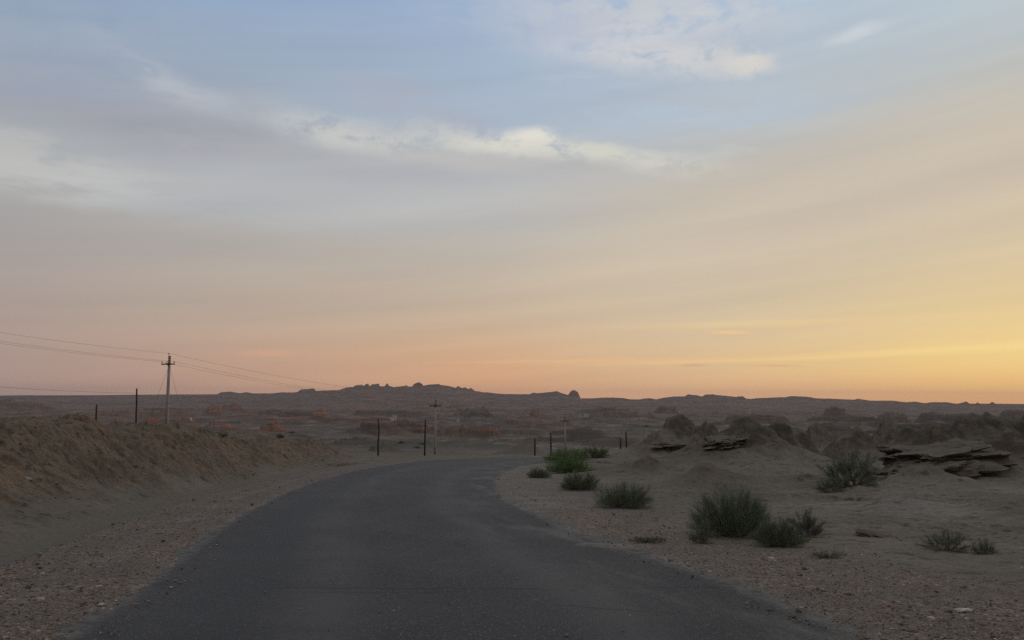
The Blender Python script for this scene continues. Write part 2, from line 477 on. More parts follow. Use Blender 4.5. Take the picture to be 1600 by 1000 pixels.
# near and middle hills: px, crest row, foot row, half width (px), depth factor, sharpness, red, distance or None
HILLS = [
    (1105, 661, 715, 48, 0.9, 1.1, 0, 60), (1165, 658, 735, 92, 1.0, 1.15, 0, 42), (1105, 690, 735, 75, 0.9, 1.2, 0, 43), (1215, 662, 720, 55, 1.0, 1.4, 0, 46),
    (1060, 649, 715, 68, 0.9, 1.05, 0, 64), (1022, 676, 715, 40, 1.1, 1.1, 0, 60), (1105, 728, 758, 60, 0.6, 1.2, 0, 27.5), (1010, 716, 742, 62, 0.5, 1.1, 0, 36),
    (1530, 653, 740, 90, 0.9, 1.6, 0, 40), (1462, 668, 735, 56, 0.8, 1.6, 0, 36), (1610, 656, 735, 80, 1.0, 1.5, 0, 41), (1510, 706, 740, 90, 0.5, 1.2, 0, 34.5),
    (1385, 652, 700, 48, 1.0, 1.3, 0, 82), (1275, 659, 705, 52, 0.9, 1.3, 0, 74), (1335, 668, 705, 75, 0.6, 1.2, 0, 60), (1300, 690, 725, 40, 0.6, 1.2, 0, 46),
    (1245, 672, 705, 50, 0.6, 1.2, 0, 58), (1420, 664, 700, 60, 0.5, 1.3, 0, 66),
    (1450, 653, 680, 190, 0.3, 1.2, 0, 240), (1300, 654, 680, 110, 0.3, 1.2, 0, 200), (1230, 660, 680, 90, 0.3, 1.2, 0, 170), (1600, 656, 680, 160, 0.3, 1.2, 0, 190),
    (400, 680, 712, 30, 1.0, 1.4, 0.3, 62), (500, 686, 716, 42, 0.8, 1.2, 0.3, 60), (455, 694, 720, 40, 0.8, 1.2, 0.2, 54), (345, 671, 700, 45, 0.8, 1.3, 0.2, 52),
    (1385, 700, 726, 48, 0.6, 1.2, 0, 50), (1222, 706, 728, 42, 0.7, 1.2, 0, 45), (1255, 742, 760, 62, 0.5, 1.1, 0, 28), (1490, 748, 768, 85, 0.5, 1.1, 0, 25.5),
    (1560, 784, 802, 75, 0.6, 1.1, 0, 17.5), (1400, 780, 796, 95, 0.5, 1.1, 0, 18.5), (1330, 722, 742, 50, 0.6, 1.2, 0, 36), (1440, 728, 748, 46, 0.6, 1.2, 0, 31),
    # the basin
    (62, 623, 640, 18, 0.6, 1.3, 1.0, 3000), (30, 628, 644, 60, 0.4, 1.2, 0.2, 2700), (15, 622, 641, 12, .6, 1.4, 0.7, 2800),
    (200, 633, 650, 60, 0.4, 1.2, 0.5, 2000), (285, 646, 660, 26, 0.6, 1.3, 1.0, 1150), (345, 651, 664, 28, 0.6, 1.3, 1.0, 900), (335, 628, 643, 6, 0.6, 1.6, 1.0, 2200),
    (190, 648, 663, 20, 0.6, 1.3, 0.9, 900), (240, 645, 662, 14, 0.6, 1.3, 0.9, 1000), (255, 633, 647, 40, 0.5, 1.3, 0.6, 1900), (365, 624, 640, 20, 0.6, 1.4, 0.7, 2600),
    (425, 650, 667, 28, 0.6, 1.3, 0.95, 760), (500, 631, 647, 18, 0.7, 1.8, 1.0, 1800), (455, 633, 647, 75, 0.35, 1.8, 0.1, 2000), (600, 633, 646, 90, 0.3, 1.6, 0.1, 2100), (560, 645, 652, 90, .2, 1.3, .6, 1400),
    (400, 646, 653, 110, .2, 1.3, .5, 1350),
    (640, 647, 668, 42, 0.7, 1.1, 0.55, 800), (660, 652, 669, 20, 0.6, 1.1, 1.0, 740), (590, 652, 672, 50, 0.5, 1.2, 0.2, 640), (715, 660, 680, 30, 0.7, 1.3, 0.7, 480),
    (750, 663, 680, 40, 0.6, 1.3, 0.6, 470), (772, 664, 678, 14, 0.7, 1.3, 1.0, 470), (718, 637, 648, 9, 0.7, 1.5, 0.9, 1900), (745, 636, 648, 30, 0.6, 1.6, 0.0, 1900),
    (835, 637, 648, 9, 0.7, 1.3, 0.8, 1900), (815, 647, 656, 50, 0.4, 1.3, 0.1, 1250), (870, 651, 660, 45, 0.3, 1.2, 0.6, 1200), (980, 640, 650, 60, 0.3, 1.2, 0.3, 1700),
    (1040, 629, 640, 18, 0.6, 1.8, 0.0, 2900), (960, 634, 641, 60, 0.3, 1.5, 0.0, 2600), (555, 676, 684, 30, 0.4, 1.2, 0.0, 380), (470, 672, 684, 60, 0.3, 1.2, 0.0, 400),
    (600, 686, 698, 20, 0.5, 1.2, 0.0, 210), (800, 664, 676, 90, 0.3, 1.2, 0.1, 520), (900, 668, 680, 70, 0.3, 1.1, 0.1, 420), (960, 676, 690, 50, 0.4, 1.1, 0.1, 300), (820, 692, 700, 40, 0.4, 1.2, 0, 150),
    (1305, 630, 642, 15, 0.7, 1.7, 0.2, 2300), (1392, 636, 648, 22, 0.6, 1.7, 0.2, 1700), (1455, 637, 648, 17, 0.6, 1.5, 0.1, 1700), (1330, 641, 650, 90, 0.3, 1.3, 0.1, 1300), (1180, 642, 655, 70, 0.3, 1.2, 0.3, 1300),
    (1500, 643, 652, 60, 0.4, 1.3, 0.0, 1000), (1590, 637, 648, 30, 0.5, 1.4, 0.1, 1700),
]
HILLS = [(a, b + (1.5 if f >= 0.9 else 0), c, d * (0.68 if f >= 0.9 else 1.0), e, p_, f, g) for a, b, c, d, e, p_, f, g in HILLS]
HILLS = [(a, b + 2, c, d * 0.74, e, p_, f, g) if (g and 45 < g < 85 and a > 1190) else (a, b + 3, c, d * 0.9, e, p_, f, g) if (g and g >= 170) else (a, b, c, d, e, p_, f, g) for a, b, c, d, e, p_, f, g in HILLS]
_hr = random.Random(12)
for _ in range(46):                                        # many small weathered knolls out on the plain
    yb_ = _hr.choice([_hr.uniform(634, 646), _hr.uniform(640, 662), _hr.uniform(650, 674)])
    px_ = _hr.uniform(-60, 900) if _hr.random() < 0.8 else _hr.uniform(900, 1650)
    w_ = _hr.uniform(4, 15); h_ = w_ * _hr.uniform(0.25, 0.6)
    HILLS.append((px_, yb_ - h_, yb_, w_, _hr.uniform(0.4, 0.9), _hr.uniform(1.0, 1.6), _hr.choice([0.0, 0.1, 0.5, 0.9]) if px_ < 900 else 0.05, None))
HP = [(*place(a, b, c, d, g), e, f, r) for a, b, c, d, e, f, r, g in HILLS]

SKYL = [(-400, 617), (0, 618), (150, 617.5), (250, 616.5), (340, 616), (345, 613), (360, 612), (375, 614.5), (385, 613), (395, 615), (420, 615), (440, 613.5), (465, 613), (470, 609), (490, 607),
        (493, 611), (530, 610), (540, 606), (552, 605), (556, 602), (566, 601), (568, 604), (571, 601), (575, 599.5), (578, 604), (581, 601), (592, 599.5), (593, 604), (601, 604),
        (605, 598.5), (608, 603), (615, 605), (633, 603), (635, 601.5), (637, 604), (644, 604), (647, 600), (654, 597), (660, 600), (661, 603), (664, 602), (671, 601), (685, 600),
        (690, 602), (700, 603), (712, 606), (716, 603), (722, 607), (726, 605), (732, 608), (736, 606), (742, 611), (755, 613), (765, 613.5), (775, 615), (800, 616), (828, 616),
        (833, 613.5), (840, 614.5), (860, 612.5), (870, 611), (877, 614), (888, 617), (892, 611), (897, 609), (903, 612), (907, 622), (925, 622), (945, 621), (960, 621), (975, 622),
        (985, 624), (1000, 624), (1005, 623), (1015, 622), (1025, 624), (1040, 621), (1055, 619.5), (1070, 619.5), (1075, 616.5), (1090, 618), (1097, 620), (1102, 617), (1115, 616.5),
        (1130, 619), (1150, 620), (1160, 619.5), (1167, 623), (1190, 622), (1225, 620.5), (1235, 619), (1260, 619.5), (1275, 622), (1298, 622.5), (1335, 624), (1340, 622.5), (1360, 625.5),
        (1395, 625.5), (1415, 628), (1430, 627), (1445, 629.5), (1455, 628), (1480, 628), (1495, 631), (1510, 626.5), (1516, 631), (1524, 631), (1527, 628), (1532, 631), (1546, 631),
        (1550, 627.5), (1556, 631), (1600, 633), (2200, 636)]
_sa = np.array([azel(p, q)[0] for p, q in SKYL]); _se = np.array([azel(p, q)[1] for p, q in SKYL])
_ga = np.linspace(-1.2, 1.2, 4000)
_ge = np.interp(_ga, _sa, _se) - 0.0003 * (_ga > 0.08) + np.interp(_ga, [-0.3, 0.02, 0.1, 0.6], [0.0007, 0.0009, 0.0020, 0.0020]) * np.clip(fbm(_ga * 1.0, _ga * 0, 0.02, 4, 0.6, 7, ridge=True), 0, 1) * np.clip(fbm(_ga, _ga * 0 + 5, 0.15, 2, 0.5, 9) + .45, 0, 1)
_kk = np.hanning(61); _kk /= _kk.sum()
_gs = np.convolve(np.pad(_ge, 30, mode='edge'), _kk, 'valid')
_gs = np.minimum(_gs, _ge) - 0.0010
_gs = np.convolve(np.pad(_gs, 30, mode='edge'), _kk, 'valid')
RC = 5200.0


def terrain(x, y, masks=False):
    x = np.asarray(x, float); y = np.asarray(y, float)
    r = np.hypot(x, y); A = np.arctan2(x, y)
    e = y + 0.45 * np.clip(np.abs(x) - np.clip(y, 0, None), 0, None)
    e = np.maximum(e, 0)
    z = zplane(e)
    px = 800 + F * np.where(y > 1, x / np.maximum(y, 1), np.sign(x) * 9)
    red = np.zeros_like(z); bank = np.zeros_like(z); rocky = np.zeros_like(z)
    rd, side = road_dist(x, y)
    off = np.clip(rd, -5, 200)
    left = (side < 0) & (y < 76) & (x < 3)
    lf = left.astype(float)
    # ---- land left of the road: plateau with a cut bank
    n1 = fbm(x, y, 9, 3, 0.5, 3); n2 = fbm(x, y, 2.6, 4, 0.55, 11)
    hgt = np.interp(y, [-40, 5, 14, 22, 32, 42, 52, 60, 66, 100, 118, 150], [1.7, 1.9, 1.95, 2.1, 1.9, 1.85, 1.7, 1.55, 1.35, 2.75, 2.6, 0.0])
    m = sst(4.0, 7.8, off + n1 * 1.1 + n2 * 0.6)
    far_m = sst(np.interp(y, [45, 72, 92], [600, 570, 455]), np.interp(y, [45, 72, 92], [500, 475, 360]), px) * sst(45, 70, y) + (1 - sst(45, 70, y))
    lh = hgt * m * far_m * (x < 0) * np.where(y < 76, lf, 1.0)
    lh = lh * (1 + 0.30 * n1 * sst(0.3, 0.9, m)) + 0.30 * n2 * sst(0.25, 0.8, m) * (y < 110) * (x < 0) * far_m
    z = z + lh
    slope_m = 4 * m * (1 - m) * far_m * (x < 0)
    gl = fbm(x * 0.55 + y * 0.35, y * 1.4 - x * 0.5, 1.1, 4, 0.55, 21, ridge=True)
    z = z + (gl - 0.25) * 0.20 * (slope_m ** 0.6) * lf
    bank = sst(0.01, 0.22, m) * far_m * (x < 0) * (y < 130)
    bk = m * far_m * (x < 0) * (y < 85) * lf
    c1 = fbm(x, y, 0.9, 5, 0.62, 23, ridge=True); c2 = fbm(x + 3, y, 2.2, 4, 0.6, 27)
    z = z + bk * (0.14 * (c1 - 0.2) + 0.22 * (np.floor((c2 + 1) * 4) + sst(0.62, 1.0, (c2 + 1) * 4 - np.floor((c2 + 1) * 4)) - (c2 + 1) * 4) * sst(0.2, .9, m))
    # ditch between gravel shoulder and bank
    ditch = np.exp(-((off - 3.15 - 0.2 * n1) / 0.85) ** 2) * lf * sst(62, 40, y)
    z = z - 0.34 * ditch
    # berm at the outer edge of the gravel
    z = z + 0.06 * np.exp(-((off - 1.85) / 0.3) ** 2) * lf - 0.03 * np.exp(-((off - 0.95) / 0.2) ** 2) * lf
    # ---- undulating ground right of the road and everywhere away from it
    away = sst(1.5, 7, off)
    und = fbm(x, y, 7, 4, 0.5, 31)
    z = z + away * (1 - bank) * 0.46 * und * sst(150, 60, r) * sst(2, 9, off) + away * 0.05 * fbm(x, y * 1.6, 1.1, 4, 0.55, 35) * sst(120, 50, r)
    tn = (fbm(x, y * 1.5, 3.4, 4, 0.6, 37) + 1) * 5; tf = tn - np.floor(tn)
    z = z + away * (1 - bank) * 0.11 * (np.floor(tn) + sst(0.60, 1.0, tf) - tn) * sst(90, 50, r) * sst(3, 7, off)
    # ---- hills
    rn = fbm(x, y, 3.2, 5, 0.55, 41, ridge=True)
    hsum = np.zeros_like(z)
    for hx, hy, hh, hr, df, pw, rf in HP:
        ry_ = hr * df if hy > 150 else max(hr * df, 1.2)
        if hy > 150: ry_ = max(ry_, 0.05 * hy * 0.6)
        box = (np.abs(x - hx) < 3.2 * hr) & (np.abs(y - hy) < 3.2 * ry_)
        if not box.any(): continue
        xx, yy = x[box], y[box]
        wl = hr * 0.7
        wx = fbm(xx, yy, wl, 3, 0.5, int(hx * 7) % 97) * hr * (0.26 if hy < 110 else 0.38); wy = fbm(xx + 99, yy, wl, 3, 0.5, int(hy * 3) % 89) * ry_ * 0.38
        q = np.sqrt(((xx - hx + wx) / hr) ** 2 + ((yy - hy + wy) / ry_) ** 2)
        g = np.exp(-(q ** (1.4 * pw * (0.74 if hy < 110 else 1.0))) * (0.95 if hy < 110 else 0.9))
        rr_ = fbm(xx, yy, hr * 0.55, 4, 0.55, 51 + int(hx) % 31, ridge=True)
        gc_ = np.clip(g + 0.06 * rr_, 0, 1)
        if hy < 130: g2 = np.interp(gc_, [0, .25, .5, .72, .84, 1.0], [0, .24, .50, .74, .90, 1.0]) * 0.96
        elif hy < 300: g2 = gc_ * 0.85
        else: g2 = 0.8 * np.interp(gc_, [0, .3, .38, .60, .68, 1.0], [0, .22, .42, .62, .88, 1.0])
        g2 = np.where(g > 0.02, g2, g)
        gg = hh * g2 * (1 + 0.16 * (rr_ - 0.2) * (1 if hh < 10 else 1.5))
        # erosion runnels: break the flanks
        gg = gg - hh * 0.13 * np.clip(rr_, 0, 1) * 4 * g * (1 - g)
        cur = hsum[box]
        hsum[box] = np.maximum(cur, gg) + 0.06 * np.minimum(cur, gg)
        red[box] = np.maximum(red[box], rf * sst(0.12, 0.5, g))
        if hy < 110 and rf == 0: rocky[box] = np.maximum(rocky[box], sst(0.02, 0.85, g) * min(1.0, hh / 1.3) * (1.0 if hy < 50 else 0.6))
    zh = zplane(e) + hsum
    kk_ = np.where(hsum > 0.02, np.clip(0.5 + 0.5 * (zh - z) / (0.25 + 0.10 * hsum), 0, 1), 0)
    z = np.where(hsum > 0.02, z * (1 - kk_) + zh * kk_ + (0.25 + 0.10 * hsum) * kk_ * (1 - kk_) * sst(0.02, 0.6, hsum), z)
    near = sst(140, 70, r)
    z = z + rn * 0.16 * rocky * near + rocky * near * 0.10 * fbm(x, y, 0.7, 4, 0.65, 47, ridge=True)
    # bedding: hard layers stand proud as small ledges
    zone = np.clip(0.5 * rocky * near * sst(0.5, 1.6, hsum) + 0.55 * bk * sst(0.55, 0.95, m + 0.25 * n2), 0, 1)
    for L_, w_ in ((0.52, 0.75), (0.21, 0.45)):
        zz_ = (z + 0.5 * n1 + 0.30 * n2 + 0.05 * x) / L_; fr_ = zz_ - np.floor(zz_)
        z = z + w_ * zone * L_ * (np.floor(zz_) + sst(0.35, 0.95, fr_) - zz_)
    z = z + zone * 0.05 * fbm(x, y, 0.33, 3, 0.65, 49, ridge=True) * sst(60, 30, r)
    # long ridge added out of view on the right to keep low sun off the foreground
    for (ax, ay), (bx, by) in (((118, 140), (88, 92)), ((88, 92), (96, 70)), ((96, 70), (104, 46)), ((104, 46), (132, -8)), ((132, -8), (165, -90))):
        dx, dy = bx - ax, by - ay; t_ = np.clip(((x - ax) * dx + (y - ay) * dy) / (dx * dx + dy * dy), 0, 1)
        dd = np.hypot(x - ax - t_ * dx, y - ay - t_ * dy)
        zz_ = 9.5 * np.exp(-(dd / 9.0) ** 2) * (1 + 0.12 * n1)
        z = np.where(zz_ > 0.05, np.maximum(z, -5 + zz_ + 5 * np.exp(-(dd / 12) ** 2)), z)
    # ---- badlands relief out in the basin
    ba = np.interp(e, [90, 150, 300, 700, 1500, 3000, 4500, 9000], [0, 0.5, 2.2, 5.5, 9, 14, 16, 10])
    farm = r > 85
    if farm.any():
        xf, yf = x[farm], y[farm]
        sc = np.clip(r[farm] / 900, 0.25, 3)
        b1 = fbm(xf, yf * 0.55, 420, 5, 0.55, 61); b2 = fbm(xf, yf * 0.6, 95, 5, 0.55, 71, ridge=True)
        b3 = fbm(xf, yf * 0.7, 22, 4, 0.5, 81, ridge=True)
        relief = b1 * 0.9 + np.clip(b2 - 0.15, 0, 1) * 0.8 * sst(-0.1, 0.35, b1)
        relief = relief + 0.30 * np.clip(fbm(xf * 0.5, yf, 60, 5, 0.6, 75, ridge=True) - 0.1, 0, 1) * sst(-0.3, 0.2, b1)
        # flat-topped steps
        st_ = relief * 4.0; fl = np.floor(st_); fr = st_ - fl
        relief = 0.55 * relief + 0.45 * (fl + sst(0.55, 1.0, fr)) / 4.0
        zz = ba[farm] * relief + b3 * np.interp(r[farm], [85, 200, 800, 3000], [0.08, 0.55, 1.5, 4.0])
        for L_, lo_, hi_ in ((1.3, 110, 520), (3.6, 420, 1700), (8.0, 1500, 5200)):
            wgt = sst(lo_, lo_ * 1.5, r[farm]) * sst(hi_ * 1.25, hi_, r[farm])
            q_ = (z[farm] + zz + 0.8 * L_ * b1) / L_; fq = q_ - np.floor(q_)
            zz = zz + 0.85 * wgt * L_ * (np.floor(q_) + sst(0.55, 0.95, fq) - q_)
        lim = sst(RC + 400, RC - 1500, r[farm]) * 0.85 + 0.15
        z[farm] += zz * lim * (1 - 0.75 * np.clip(hsum[farm] / 3, 0, 1) * (r[farm] < 320))
        red[farm] = np.maximum(red[farm], 0.55 * sst(0.25, 0.6, relief) * sst(-0.1, 0.3, fbm(xf, yf * 0.6, 800, 2, 0.5, 91)) * sst(500, 900, r[farm]) * sst(1150, 700, px[farm]))
        # ---- the long ridge on the skyline
        ec = np.interp(A[farm], _ga, _ge); es = np.interp(A[farm], _ga, _gs)
        Rc = RC; zr_ = EYE + np.tan(es) * Rc; zsharp = (np.tan(ec) - np.tan(es)) * Rc
        t = (r[farm] - (Rc - 2300)) / 2300
        g = np.where(t < 1, np.clip(t, 0, 1) ** 2.0, np.clip(1 - (r[farm] - Rc) / 1800, 0, 1) ** 2)
        zb_ = z[farm]
        gr = fbm(xf, yf, 260, 5, 0.55, 95, ridge=True)
        w = sst(0.0, 1.0, g)
        z[farm] = zb_ * (1 - g) + zr_ * g + (gr - 0.6) * 13 * (g * (1 - g)) * 2 + zsharp * np.exp(-((r[farm] - Rc) / 90) ** 2)
        red[farm] *= (1 - sst(0.2, 0.6, g))
    z = np.where(r > 7000, z + (-30 + 3 * pn(x / 3000, y / 3000, 5) - z) * sst(7000, 9000, r), z)
    # rising ground beyond the right edge of the frame, behind the outcrop
    # ---- fine surface grain
    z = z + 0.012 * fbm(x, y, 0.35, 3, 0.6, 101) * sst(0.15, 0.6, off) * sst(60, 25, r)
    z = z + 0.06 * n2 * sst(120, 60, r) * away * (1 - bank)
    # ---- the road bed, with sand feathering over the tarmac edge
    ew = 0.85 * fbm(x, y, 1.3, 5, 0.7, 111) + 3.6 * np.exp(-((x - 1.35) / 0.42) ** 2 - ((y - 12.0 + (x - 1.35) * 0.25) / 0.13) ** 2)
    ew = ew + (side > 0) * 0.55 * np.exp(-((y - 21.5) / 3.0) ** 2) + (side > 0) * 0.3 * fbm(x, y, 3.5, 2, 0.5, 113) * (y > 9)
    zr = zplane(e)
    k = sst(0.2, 2.6, off)
    zsh = zr + 0.03 * np.clip((rd + ew * 0.5 - 0.15) / 0.3, -1.6, 1.0)
    z = np.where(rd < 3.0, zsh * (1 - k) + z * k, z)
    if masks:
        return z, dict(rd=rd, side=side, off=off, bank=bank, red=red, rocky=rocky, ditch=ditch, und=und, n2=n2, lf=lf, r=r, hs=hsum)
    return z


def hz(x, y): return float(terrain(np.array([x]), np.array([y]))[0])


def roadz(x, y): return zplane(np.maximum(y, 0))


# ------------------------------------------------------------------ materials
def newmat(name):
    m = bpy.data.materials.new(name); m.use_nodes = True
    t = NT(m.node_tree)
    for nd in list(t.n): t.n.remove(nd)
    out = t.node('ShaderNodeOutputMaterial'); b = t.node('ShaderNodeBsdfPrincipled')
    t.l.new(b.outputs[0], out.inputs[0])
    b.inputs['Roughness'].default_value = 0.9
    b.inputs['Specular IOR Level'].default_value = 0.25
    return m, t, b


def bump(t, b, h, strength=0.5, dist=0.02):
    nd = t.node('ShaderNodeBump'); nd.inputs['Strength'].default_value = strength; nd.inputs['Distance'].default_value = dist
    t.put(nd.inputs['Height'], h); t.l.new(nd.outputs[0], b.inputs['Normal'])


def attr(t, name):
    nd = t.node('ShaderNodeAttribute'); nd.attribute_name = name
    return V(t, nd.outputs['Color'])


def ground_mat():
    m, t, b = newmat('desert_ground')
    P = V(t, t.node('ShaderNodeTexCoord').outputs['Object'])
    g1, g2, g3 = t.sep(attr(t, 'mask_a')); r1, r2, r3 = t.sep(attr(t, 'mask_b'))
    big = t.noise(P, 0.09, 5, 0.6); mid = t.noise(P, 0.9, 5, 0.6); fin = t.noise(P, 9.0, 4, 0.65); vf = t.noise(P, 60.0, 3, 0.6)
    c = t.mix(t.ss(0.35, 0.65, big), (0.142, 0.118, 0.088), (0.190, 0.160, 0.122))
    c = t.mix(t.ss(0.4, 0.7, mid) * 0.6, c, (0.115, 0.105, 0.088))
    # banded soil of the basin, by height
    X, Y, Z = t.sep(P)
    far = t.ss(90.0, 260.0, Y)
    lv = t.noise(t.comb(X * 0.0012, Y * 0.0035, Z * 0.10), 1.0, 6, 0.6)
    fv = t.noise(t.comb(X * 0.022, Y * 0.009, Z * 0.25), 1.0, 7, 0.72)
    cf = t.mix(t.ss(0.36, 0.64, lv), (0.078, 0.068, 0.055), (0.132, 0.110, 0.088))
    cf = t.mix(t.ss(0.53, 0.62, fv) * 0.65, cf, (0.235, 0.195, 0.155))
    cf = t.mix(t.ss(0.475, 0.40, fv) * 0.75, cf, (0.050, 0.050, 0.040))
    rdn = t.noise(t.comb(X * 0.010, Y * 0.006, Z * 0.05), 1.0, 6, 0.65); cf = t.mix(t.ss(0.54, 0.66, rdn) * t.ss(420.0, 700.0, Y) * t.ss(700.0, -300.0, X) * 0.55, cf, (0.26, 0.125, 0.08))
    c = t.mix(far, c, cf)
    fs = t.noise(t.comb(X * 0.09, Y * 0.035, 1.0), 1.0, 6, 0.7); c = t.mix(far * t.ss(0.55, 0.62, fs) * t.ss(900.0, 300.0, Y) * 0.6, c, (0.055, 0.052, 0.040))
    # gravel shoulder
    vo = t.voro(P, 34.0, 'F1', 1); vo2 = t.voro(P, 75.0, 'F1', 1)
    vr, _, _ = t.sep(vo); vr2, _, _ = t.sep(vo2)
    gc = t.ramp(vr, [(0.0, (0.07, 0.06, 0.055)), (0.3, (0.15, 0.115, 0.09)), (0.55, (0.20, 0.15, 0.115)), (0.75, (0.24, 0.165, 0.13)), (0.9, (0.17, 0.155, 0.14)), (1.0, (0.48, 0.40, 0.33))])
    gc2 = t.ramp(vr2, [(0.0, (0.06, 0.055, 0.05)), (0.5, (0.15, 0.125, 0.105)), (0.85, (0.21, 0.16, 0.13)), (1.0, (0.34, 0.29, 0.25))])
    gc = t.mix(t.ss(0.4, 0.6, mid), gc, gc2)
    c = t.mix(g1 * 0.85, c, gc)
    # brown bank soil
    bc = t.mix(t.ss(0.38, 0.62, t.noise(P, 0.45, 5, 0.65)), (0.200, 0.144, 0.099), (0.145, 0.118, 0.089))
    bc = t.mix(t.ss(0.52, 0.60, t.noise(P, 4.2, 6, 0.75)) * 0.6, bc, (0.085, 0.065, 0.05))
    bc = t.mix(t.ss(0.56, 0.66, t.noise(P, 14.0, 4, 0.75)) * 0.7, bc, (0.29, 0.22, 0.165))
    c = t.mix(g2, c, bc)
    bs_ = t.noise(t.comb(X * 0.35, Y * 0.35, Z * 5.0), 1.0, 6, 0.7); bc = t.mix(t.ss(0.54, 0.66, bs_) * 0.55, bc, (0.085, 0.062, 0.045))
    bc = t.mix(t.ss(0.46, 0.36, bs_) * 0.35, bc, (0.30, 0.21, 0.145))
    # pale crust
    c = t.mix(g3, c, t.mix(t.ss(0.4, 0.6, mid), (0.215, 0.190, 0.160), (0.170, 0.152, 0.128)))
    # red clay, with the low-sun glow partly put into its colour
    rc = t.mix(t.ss(0.42, 0.58, t.noise(t.comb(X * 0.01, Y * 0.02, Z * 0.35), 1.0, 6, 0.65)), (0.30, 0.125, 0.072), (0.15, 0.092, 0.066))
    c = t.mix(r1 * 0.8 * t.ss(0.40, 0.58, t.noise(t.comb(X * 0.016, Y * 0.02, Z * 0.22), 1.0, 6, 0.65)), c, rc)
    # ditch silt
    c = t.mix(r2, c, (0.150, 0.130, 0.100))
    # rocky dark lumps
    dk = t.mix(t.ss(0.42, 0.60, t.noise(P, 1.6, 7, 0.75)), (0.070, 0.060, 0.046), (0.128, 0.109, 0.084))
    dk = t.mix(t.ss(0.55, 0.66, t.noise(t.comb(X * 0.4, Y * 0.4, Z * 6.0), 1.0, 6, 0.7)) * 0.7, dk, (0.045, 0.038, 0.030))
    c = t.mix(r3 * 0.95, c, dk)
    # scattered dark clods and crusts
    cd = t.noise(t.vm('MULTIPLY', P, (1.0, 1.4, 1.0)), 2.3, 7, 0.72)
    c = t.mix(t.ss(0.55, 0.60, cd) * (1.0 - g1) * (1.0 - r2) * (1.0 - far) * 0.7, c, (0.062, 0.052, 0.040))
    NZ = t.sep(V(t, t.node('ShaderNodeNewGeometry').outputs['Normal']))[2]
    stp = t.ss(0.84, 0.58, NZ); stf = t.ss(0.975, 0.86, NZ) * far  # steep faces coloured darker: exposed soil, and crevice shade put into the colour
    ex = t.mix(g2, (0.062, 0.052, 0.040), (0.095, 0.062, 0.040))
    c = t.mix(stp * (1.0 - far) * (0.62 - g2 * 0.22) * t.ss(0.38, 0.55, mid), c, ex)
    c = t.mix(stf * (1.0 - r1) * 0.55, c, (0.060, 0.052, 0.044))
    grain = t.mix(fin, (0.5, 0.5, 0.5), (1.5, 1.49, 1.46))
    c = t.mix(1.0, c, grain, 'MULTIPLY')
    c = t.mix(1.0, c, t.mix(vf, (0.75, 0.75, 0.75), (1.25, 1.25, 1.25)), 'MULTIPLY')
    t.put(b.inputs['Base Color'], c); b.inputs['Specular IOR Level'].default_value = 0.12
    rip = t.m('SINE', (X * 1.0 + Y * 0.9 + t.noise(P, 1.2, 2, 0.5) * 2.2) * 19.0) * r2
    h = fin * 0.6 + vf * 0.22 + t.voro(P, 30.0, 'F1', 0) * (g1 * -0.5) + t.noise(P, 3.0, 5, 0.7) * (g2 * 1.8 + r3 * 1.4 + 0.5) + rip * 0.25
    bump(t, b, h, 0.9, 0.03)
    return m


